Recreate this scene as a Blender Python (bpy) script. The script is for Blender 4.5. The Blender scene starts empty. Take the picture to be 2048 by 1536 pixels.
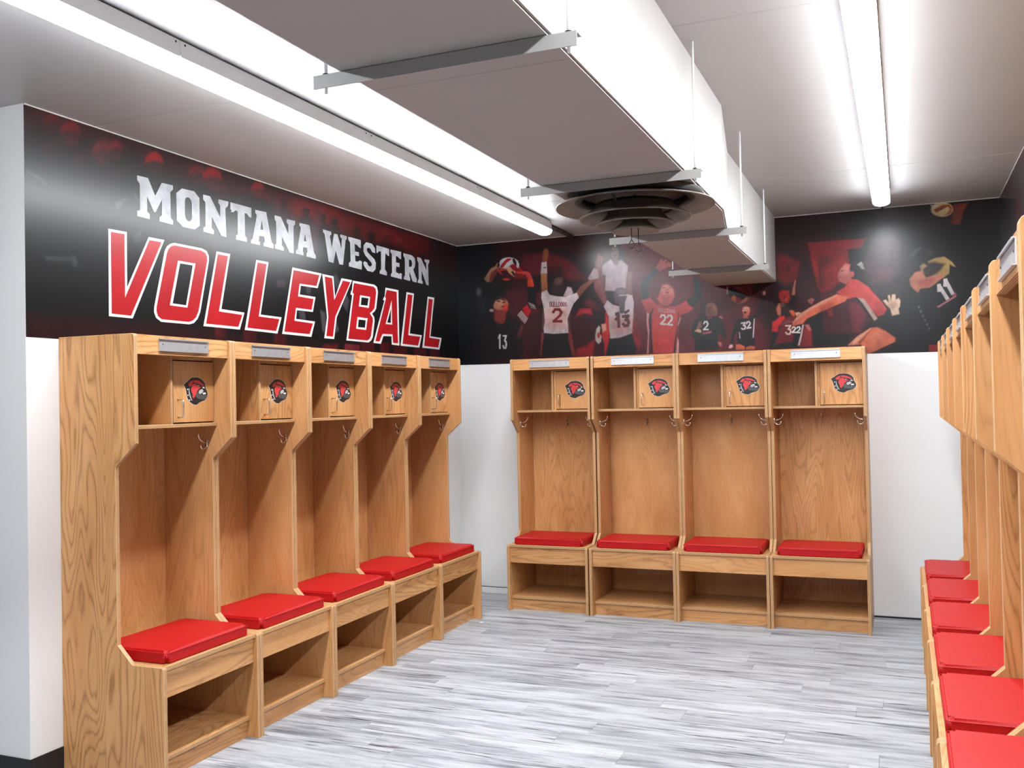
import bpy, bmesh, math, random
import numpy as np
from mathutils import Vector, Matrix

random.seed(7)
scene = bpy.context.scene
col = scene.collection

# ------------------------------------------------------------------ camera
CX, CY, CZ = 3.268, -6.8257, 1.4976
YAW, PITCH, ROLL, FPX = math.radians(22.411), math.radians(1.035), math.radians(-1.164), 1897.4
cam_data = bpy.data.cameras.new('camera')
cam_data.sensor_fit = 'HORIZONTAL'
cam_data.sensor_width = 36.0
cam_data.lens = 36.0 * FPX / 2048.0
cam_data.clip_start = 0.05
camera = bpy.data.objects.new('camera', cam_data)
col.objects.link(camera)
F = Vector((-math.sin(YAW) * math.cos(PITCH), math.cos(YAW) * math.cos(PITCH), math.sin(PITCH)))
R0 = Vector((math.cos(YAW), math.sin(YAW), 0.0))
U0 = R0.cross(F)
RT = R0 * math.cos(ROLL) + U0 * math.sin(ROLL)
UP = -R0 * math.sin(ROLL) + U0 * math.cos(ROLL)
m3 = Matrix((RT, UP, -F)).transposed()
camera.matrix_world = Matrix.Translation((CX, CY, CZ)) @ m3.to_4x4()
scene.camera = camera

# ------------------------------------------------------------------ world, exposure
world = bpy.data.worlds.new('world')
scene.world = world
world.use_nodes = True
world.node_tree.nodes['Background'].inputs[0].default_value = (0.02, 0.02, 0.022, 1)
world.node_tree.nodes['Background'].inputs[1].default_value = 1.0
scene.view_settings.view_transform = 'Standard'
scene.view_settings.look = 'None'
scene.view_settings.gamma = 1.0
scene.view_settings.use_curve_mapping = False
scene.view_settings.exposure = 0.0
scene.cycles.use_light_tree = False
scene.cycles.max_bounces = 4
scene.cycles.diffuse_bounces = 3
scene.cycles.glossy_bounces = 2
scene.cycles.caustics_reflective = False
scene.cycles.caustics_refractive = False
LAMP = 77.0                                   # radiance of the tube diffusers
LAMP_COLOR = (0.95, 0.985, 1.02, 1)

# ------------------------------------------------------------------ dimensions (metres)
H = 2.7455            # ceiling
RW = 3.873            # right wall
YN = -4.037           # near end of the left wall
YR = -9.2             # rear wall, behind the camera
XL = -2.6             # far side of the space left of the wall end
ZM = 1.797            # lower edge of the murals
LW, PITCHW = 0.6056, 0.6096

# ------------------------------------------------------------------ helpers
def srgb(r, g, b, k=1.0):
    f = lambda c: (c / 12.92 if c <= 0.04045 else ((c + 0.055) / 1.055) ** 2.4)
    return (f(r / 255) * k, f(g / 255) * k, f(b / 255) * k, 1.0)

def put(name, me, mats=(), parent=None, loc=None, rot=None):
    o = bpy.data.objects.new(name, me)
    col.objects.link(o)
    for m in mats:
        if me is not None and m.name not in [x.name for x in me.materials if x]:
            me.materials.append(m)
    if parent is not None:
        o.parent = parent
    if loc is not None:
        o.location = loc
    if rot is not None:
        o.rotation_euler = rot
    return o

def tag(o, label=None, cat=None, group=None, kind=None):
    if label: o['label'] = label
    if cat: o['category'] = cat
    if group: o['group'] = group
    if kind: o['kind'] = kind
    return o

def empty(name, loc=(0, 0, 0), rz=0.0):
    o = bpy.data.objects.new(name, None)
    o.empty_display_size = 0.1
    o.location = loc
    o.rotation_euler = (0, 0, rz)
    col.objects.link(o)
    return o

def copy_tree(o, parent=None):
    c = o.copy()
    col.objects.link(c)
    c.parent = parent
    for ch in o.children:
        copy_tree(ch, c)
    return c

def bm_box(bm, x0, x1, y0, y1, z0, z1, mi=0):
    v = [bm.verts.new(p) for p in ((x0, y0, z0), (x1, y0, z0), (x1, y1, z0), (x0, y1, z0), (x0, y0, z1), (x1, y0, z1), (x1, y1, z1), (x0, y1, z1))]
    fs = []
    for q in ((0, 3, 2, 1), (4, 5, 6, 7), (0, 1, 5, 4), (1, 2, 6, 5), (2, 3, 7, 6), (3, 0, 4, 7)):
        f = bm.faces.new([v[i] for i in q]); f.material_index = mi; fs.append(f)
    return fs

def done(bm, name, smooth=False, normals=True):
    if normals:
        bmesh.ops.recalc_face_normals(bm, faces=bm.faces)
    me = bpy.data.meshes.new(name)
    bm.to_mesh(me); bm.free()
    if smooth:
        me.polygons.foreach_set('use_smooth', [True] * len(me.polygons))
    return me

def box_mesh(name, x0, x1, y0, y1, z0, z1, bevel=0.0, seg=2):
    bm = bmesh.new()
    bm_box(bm, x0, x1, y0, y1, z0, z1)
    if bevel:
        bmesh.ops.bevel(bm, geom=bm.edges[:], offset=bevel, segments=seg, affect='EDGES', profile=0.5)
    return done(bm, name)

def board_mesh(name, x0, x1, y0, y1, z0, z1, thick):
    """plywood board: faces across the thickness axis slot 0, edges slot 1"""
    bm = bmesh.new()
    bm_box(bm, x0, x1, y0, y1, z0, z1)
    bmesh.ops.bevel(bm, geom=bm.edges[:], offset=0.0012, segments=1, affect='EDGES')
    bmesh.ops.recalc_face_normals(bm, faces=bm.faces)
    ax = 'xyz'.index(thick)
    for f in bm.faces:
        f.material_index = 0 if abs(f.normal[ax]) > 0.9 else 1
    return done(bm, name)

def tube(bm, pts, r, n=10, cap=True, mi=0):
    pts = [Vector(p) for p in pts]
    rs = r if isinstance(r, (list, tuple)) else [r] * len(pts)
    rings = []
    prev = None
    for i, p in enumerate(pts):
        t = (pts[min(i + 1, len(pts) - 1)] - pts[max(i - 1, 0)]).normalized()
        if prev is None:
            a = Vector((0, 0, 1)) if abs(t.z) < 0.9 else Vector((1, 0, 0))
            nrm = t.cross(a).normalized()
        else:
            nrm = (prev - t * prev.dot(t)).normalized()
        prev = nrm
        b = t.cross(nrm)
        rings.append([bm.verts.new(p + (nrm * math.cos(2 * math.pi * k / n) + b * math.sin(2 * math.pi * k / n)) * rs[i]) for k in range(n)])
    for a, b in zip(rings, rings[1:]):
        for k in range(n):
            f = bm.faces.new((a[k], a[(k + 1) % n], b[(k + 1) % n], b[k])); f.material_index = mi; f.smooth = True
    if cap:
        for q in (rings[0], rings[-1]):
            f = bm.faces.new(q); f.material_index = mi

def tube_mesh(name, pts, r, n=10):
    bm = bmesh.new(); tube(bm, pts, r, n)
    return done(bm, name)

def lathe_mesh(name, prof, n=48, mi=0):
    """prof: list of (r, z); closed ring of revolution about z"""
    bm = bmesh.new()
    rings = []
    for (r, z) in prof:
        if r < 1e-6:
            rings.append([bm.verts.new((0, 0, z))])
        else:
            rings.append([bm.verts.new((r * math.cos(2 * math.pi * k / n), r * math.sin(2 * math.pi * k / n), z)) for k in range(n)])
    for a, b in zip(rings, rings[1:]):
        for k in range(n):
            k2 = (k + 1) % n
            if len(a) == 1 and len(b) == 1: continue
            if len(a) == 1: f = bm.faces.new((a[0], b[k2], b[k]))
            elif len(b) == 1: f = bm.faces.new((a[k], a[k2], b[0]))
            else: f = bm.faces.new((a[k], a[k2], b[k2], b[k]))
            f.smooth = True
    return done(bm, name)

def extrude_poly(name, pts, holes, thick, to3, mi_side=0):
    """flat polygon with holes -> thin solid; to3(u, v, w) maps to space"""
    bm = bmesh.new()
    loops = [pts] + list(holes)
    es = []
    for lp in loops:
        vs = [bm.verts.new((p[0], p[1], 0)) for p in lp]
        es += [bm.edges.new((vs[i], vs[(i + 1) % len(vs)])) for i in range(len(vs))]
    bmesh.ops.triangle_fill(bm, use_beauty=True, use_dissolve=False, edges=es)
    if holes:
        def inside(x, y, poly):
            c = False
            j = len(poly) - 1
            for i in range(len(poly)):
                xi, yi = poly[i]; xj, yj = poly[j]
                if (yi > y) != (yj > y) and x < (xj - xi) * (y - yi) / (yj - yi) + xi: c = not c
                j = i
            return c
        kill = [f for f in bm.faces if any(inside(*f.calc_center_median()[:2], h) for h in holes)]
        bmesh.ops.delete(bm, geom=kill, context='FACES')
    top = bm.faces[:]
    ret = bmesh.ops.extrude_face_region(bm, geom=top)
    for v in [g for g in ret['geom'] if isinstance(g, bmesh.types.BMVert)]:
        v.co.z += thick
    for v in bm.verts:
        v.co = Vector(to3(v.co.x, v.co.y, v.co.z))
    return done(bm, name)

# ------------------------------------------------------------------ materials
def new_mat(name):
    m = bpy.data.materials.new(name)
    m.use_nodes = True
    nt = m.node_tree
    return m, nt, nt.nodes['Principled BSDF']

class NG:
    def __init__(s, nt): s.nt = nt
    def n(s, t, **kw):
        nd = s.nt.nodes.new(t)
        for k, v in kw.items(): setattr(nd, k, v)
        return nd
    def l(s, a, b): s.nt.links.new(a, b)
    def math(s, op, a, b=None, c=None, clamp=False):
        nd = s.n('ShaderNodeMath', operation=op); nd.use_clamp = clamp
        for i, x in enumerate((a, b, c)):
            if x is None: continue
            if isinstance(x, (int, float)): nd.inputs[i].default_value = x
            else: s.l(x, nd.inputs[i])
        return nd.outputs[0]
    def xyz(s, x, y, z):
        nd = s.n('ShaderNodeCombineXYZ')
        for i, v in enumerate((x, y, z)):
            if isinstance(v, (int, float)): nd.inputs[i].default_value = v
            else: s.l(v, nd.inputs[i])
        return nd.outputs[0]
    def noise(s, vec, scale=1.0, detail=2.0, rough=0.5, dist=0.0):
        nd = s.n('ShaderNodeTexNoise')
        s.l(vec, nd.inputs['Vector'])
        nd.inputs['Scale'].default_value = scale; nd.inputs['Detail'].default_value = detail
        nd.inputs['Roughness'].default_value = rough; nd.inputs['Distortion'].default_value = dist
        return nd.outputs['Fac']
    def ramp(s, fac, stops):
        nd = s.n('ShaderNodeValToRGB')
        e = nd.color_ramp.elements
        while len(e) < len(stops): e.new(0.5)
        for el, (p, c) in zip(e, stops):
            el.position = p; el.color = c
        s.l(fac, nd.inputs[0])
        return nd.outputs[0]
    def mix(s, fac, a, b, blend='MIX'):
        nd = s.n('ShaderNodeMix', data_type='RGBA', blend_type=blend)
        for i, x in ((0, fac), (6, a), (7, b)):
            if isinstance(x, (int, float)): nd.inputs[i].default_value = x
            elif isinstance(x, tuple): nd.inputs[i].default_value = x
            else: s.l(x, nd.inputs[i])
        return nd.outputs[2]
    def rng(s, v, a, b, c, d):
        nd = s.n('ShaderNodeMapRange')
        s.l(v, nd.inputs[0])
        for i, x in enumerate((a, b, c, d)): nd.inputs[i + 1].default_value = x
        return nd.outputs[0]
    def bump(s, h, strength, dist, bsdf):
        nd = s.n('ShaderNodeBump')
        nd.inputs['Strength'].default_value = strength; nd.inputs['Distance'].default_value = dist
        s.l(h, nd.inputs['Height']); s.l(nd.outputs[0], bsdf.inputs['Normal'])

def plain(name, color, rough=0.5, metal=0.0, spec=0.5, mottled=0.0, mscale=6.0, bump=0.0, bscale=200.0):
    m, nt, b = new_mat(name)
    g = NG(nt)
    b.inputs['Roughness'].default_value = rough
    b.inputs['Metallic'].default_value = metal
    b.inputs['Specular IOR Level'].default_value = spec
    tc = g.n('ShaderNodeTexCoord').outputs['Object']
    if mottled:
        nz = g.noise(tc, mscale, 2, 0.6)
        c = g.mix(g.rng(nz, 0.3, 0.7, 0, 1), tuple(x * (1 - mottled) for x in color[:3]) + (1,), color)
        g.l(c, b.inputs['Base Color'])
    else:
        b.inputs['Base Color'].default_value = color
    if bump:
        g.bump(g.noise(tc, bscale, 3, 0.6), bump, 0.001, b)
    return m

WOOD_LIGHT = (0.63, 0.338, 0.146, 1)
WOOD_MID = (0.515, 0.243, 0.086, 1)
WOOD_DARK = (0.22, 0.085, 0.022, 1)

def wood(name, axis, light=WOOD_LIGHT, mid=WOOD_MID, dark=WOOD_DARK):
    m, nt, b = new_mat(name)
    g = NG(nt)
    sx = g.n('ShaderNodeSeparateXYZ')
    g.l(g.n('ShaderNodeTexCoord').outputs['Object'], sx.inputs[0])
    rnd = g.n('ShaderNodeObjectInfo').outputs['Random']
    X, Y, Z = sx.outputs
    if axis == 'v': u, v = g.math('ADD', X, Y), Z
    else: u, v = g.math('ADD', Y, Z), X
    r1 = g.math('MULTIPLY', rnd, 71.3)
    r2 = g.math('FRACT', g.math('MULTIPLY', rnd, 13.7))
    # contours of a stretched field = cathedral figure
    wob = g.noise(g.xyz(g.math('MULTIPLY', u, 26.0), g.math('MULTIPLY', v, 5.0), r1), 1.0, 2, 0.6)
    vec = g.xyz(g.math('MULTIPLY', u, 6.0), g.math('MULTIPLY', v, 0.75), r1)
    fld = g.noise(vec, 1.0, 1.5, 0.45, 0.35)
    fld = g.math('ADD', fld, g.math('MULTIPLY', wob, 0.045))
    ph = g.math('FRACT', g.math('MULTIPLY', fld, 23.0))
    line = g.math('POWER', g.math('ABSOLUTE', g.math('SUBTRACT', g.math('MULTIPLY', ph, 2.0), 1.0)), g.rng(wob, 0.3, 0.7, 1.6, 4.5))
    fib = g.noise(g.xyz(g.math('MULTIPLY', u, 420.0), g.math('MULTIPLY', v, 9.0), r1), 1.0, 3, 0.65)
    blot = g.noise(g.xyz(g.math('MULTIPLY', u, 7.0), g.math('MULTIPLY', v, 2.0), g.math('ADD', r1, 9.0)), 1.0, 2, 0.55)
    line = g.math('MULTIPLY', line, g.rng(fib, 0.25, 0.6, 0.35, 1.0))
    strength = g.rng(r2, 0.0, 1.0, 0.10, 0.80) if axis == 'v' else g.rng(r2, 0.0, 1.0, 0.25, 0.9)
    base = g.mix(g.rng(blot, 0.3, 0.72, 0.0, 1.0), light, mid)
    c = g.mix(g.math('MULTIPLY', line, strength), base, dark)
    c = g.mix(g.rng(fib, 0.52, 0.80, 0.0, 0.32), c, dark)
    tone = g.rng(g.math('FRACT', g.math('MULTIPLY', rnd, 47.1)), 0, 1, 0.90, 1.06)
    c = g.mix(1.0, c, g.xyz(tone, tone, tone), 'MULTIPLY')
    g.l(c, b.inputs['Base Color'])
    b.inputs['Roughness'].default_value = 0.38
    b.inputs['Specular IOR Level'].default_value = 0.4
    return m

def ply(name, ax):
    m, nt, b = new_mat(name)
    g = NG(nt)
    sx = g.n('ShaderNodeSeparateXYZ')
    g.l(g.n('ShaderNodeTexCoord').outputs['Object'], sx.inputs[0])
    t = sx.outputs['xyz'.index(ax)]
    s = g.math('SINE', g.math('MULTIPLY', t, 2 * math.pi / 0.0052))
    nz = g.noise(g.n('ShaderNodeTexCoord').outputs['Object'], 60, 3, 0.6)
    s = g.math('ADD', s, g.math('MULTIPLY', g.math('SUBTRACT', nz, 0.5), 0.9))
    c = g.ramp(g.rng(s, -1, 1, 0, 1), [(0.0, (0.17, 0.06, 0.016, 1)), (0.42, (0.30, 0.125, 0.04, 1)), (0.56, (0.62, 0.38, 0.18, 1)), (1.0, (0.66, 0.42, 0.21, 1))])
    g.l(c, b.inputs['Base Color'])
    b.inputs['Roughness'].default_value = 0.5
    return m

M = {}
M['wood_v'] = wood('oak_veneer_upright', 'v')
M['wood_h'] = wood('oak_veneer_level', 'h')
M['ply_x'] = ply('plywood_edge_x', 'x')
M['ply_y'] = ply('plywood_edge_y', 'y')
M['ply_z'] = ply('plywood_edge_z', 'z')
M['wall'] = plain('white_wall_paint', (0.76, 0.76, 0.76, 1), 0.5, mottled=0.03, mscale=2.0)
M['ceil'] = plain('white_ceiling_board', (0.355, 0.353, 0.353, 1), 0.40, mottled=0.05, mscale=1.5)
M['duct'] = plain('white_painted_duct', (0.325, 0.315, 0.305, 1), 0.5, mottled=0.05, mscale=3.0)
M['rear'] = plain('fill_cutting_wall_grey', (0.16, 0.155, 0.155, 1), 0.6, mottled=0.05)  # unseen walls, made dark to cut the fill light
M['trim'] = plain('white_caulk', (0.42, 0.40, 0.385, 1), 0.6, mottled=0.1, mscale=20)
M['black'] = plain('black_cove_base', (0.012, 0.012, 0.014, 1), 0.45, mottled=0.2)
M['vinyl'] = None
M['red_pad'] = plain('red_vinyl_upholstery', (0.40, 0.003, 0.005, 1), 0.5, spec=0.3, mottled=0.08, mscale=9.0, bump=0.10, bscale=420)
M['alu'] = plain('brushed_aluminium', (0.62, 0.63, 0.65, 1), 0.42, metal=0.85, mottled=0.1, mscale=40)
M['nickel'] = plain('satin_nickel', (0.72, 0.69, 0.64, 1), 0.25, metal=1.0, mottled=0.05)
M['steel'] = plain('painted_steel_white', (0.80, 0.81, 0.82, 1), 0.4, mottled=0.04)
M['darkmetal'] = plain('dark_steel', (0.035, 0.032, 0.03, 1), 0.45, metal=0.6, mottled=0.2)
M['vent'] = plain('shade_grey_vent_paint', (0.17, 0.150, 0.130, 1), 0.5, mottled=0.35, mscale=14)  # vent grey darkened, with the shade below the duct in the colour
M['vent_shade'] = plain('vent_shade_paint', (0.05, 0.046, 0.042, 1), 0.7, mottled=0.3, mscale=10)  # shade of neck and throat put into the colour
M['conduit'] = plain('brown_conduit', (0.10, 0.065, 0.055, 1), 0.5, mottled=0.3, mscale=30)
M['white_ink'] = plain('white_print', (0.52, 0.53, 0.54, 1), 0.29, spec=0.30)
M['red_ink'] = plain('red_print', (0.315, 0.006, 0.010, 1), 0.29, spec=0.30, mottled=0.22, mscale=5.0)
M['worn_ink'] = plain('worn_white_print', (0.37, 0.385, 0.41, 1), 0.29, spec=0.30, mottled=0.34, mscale=11.0)
M['em_white'] = plain('emblem_white', (0.75, 0.74, 0.73, 1), 0.4)
M['em_black'] = plain('emblem_black', (0.016, 0.014, 0.014, 1), 0.4)
M['em_red'] = plain('emblem_red', (0.58, 0.045, 0.05, 1), 0.4)
M['em_grey'] = plain('emblem_grey', (0.075, 0.073, 0.075, 1), 0.4)
M['em_silver'] = plain('emblem_silver', (0.42, 0.42, 0.43, 1), 0.4)
M['slab'] = plain('floor_screed', (0.16, 0.16, 0.165, 1), 0.8, mottled=0.1)
M['paper'] = plain('paper_scrap', (0.8, 0.8, 0.8, 1), 0.7)

m, nt, b = new_mat('lamp_diffuser')
b.inputs['Base Color'].default_value = (0.9, 0.9, 0.9, 1)
b.inputs['Emission Color'].default_value = LAMP_COLOR
b.inputs['Emission Strength'].default_value = LAMP
M['lens'] = m

# printed vinyl mural: colours stored on the mesh
m, nt, b = new_mat('printed_vinyl')
g = NG(nt)
at = g.n('ShaderNodeAttribute', attribute_name='print')
nz = g.noise(g.n('ShaderNodeTexCoord').outputs['Object'], 30, 4, 0.6)
g.l(at.outputs['Color'], b.inputs['Base Color'])
b.inputs['Roughness'].default_value = 0.28
b.inputs['Specular IOR Level'].default_value = 0.30
g.bump(nz, 0.05, 0.002, b)
M['vinyl'] = m

# grey wood-look vinyl planks
m, nt, b = new_mat('grey_plank_vinyl')
g = NG(nt)
tc = g.n('ShaderNodeTexCoord').outputs['Object']
sx = g.n('ShaderNodeSeparateXYZ'); g.l(tc, sx.inputs[0])
X, Y, Z = sx.outputs
rnd = g.n('ShaderNodeObjectInfo').outputs['Random']
r1 = g.math('MULTIPLY', rnd, 53.0)
n1 = g.noise(g.xyz(g.math('MULTIPLY', X, 2.0), g.math('MULTIPLY', Y, 17.0), r1), 1.0, 4, 0.62, 0.3)
n2 = g.noise(g.xyz(g.math('MULTIPLY', X, 3.4), g.math('MULTIPLY', Y, 60.0), g.math('ADD', r1, 5)), 1.0, 4, 0.65, 0.4)
n3 = g.noise(g.xyz(g.math('MULTIPLY', X, 12.0), g.math('MULTIPLY', Y, 240.0), r1), 1.0, 3, 0.6)
n4 = g.noise(g.xyz(g.math('MULTIPLY', X, 1.6), g.math('MULTIPLY', Y, 9.0), g.math('ADD', r1, 31)), 1.0, 2, 0.5)
c = g.ramp(n1, [(0.26, srgb(128, 129, 136)), (0.42, srgb(184, 187, 194)), (0.56, srgb(218, 221, 227)), (0.80, srgb(234, 236, 240))])
streak = g.math('MULTIPLY', g.rng(n2, 0.535, 0.665, 0.0, 1.0), g.rng(n4, 0.42, 0.56, 0.0, 1.0))
c = g.mix(g.math('MULTIPLY', streak, 0.92), c, srgb(44, 43, 48))
c = g.mix(g.rng(n3, 0.5, 0.75, 0.0, 0.35), c, srgb(120, 121, 126))
tone = g.rng(rnd, 0, 1, 0.55, 0.68)
c = g.mix(1.0, c, g.xyz(tone, tone, tone), 'MULTIPLY')
g.l(c, b.inputs['Base Color'])
b.inputs['Roughness'].default_value = 0.42
b.inputs['Specular IOR Level'].default_value = 0.35
M['plank'] = m

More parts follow.
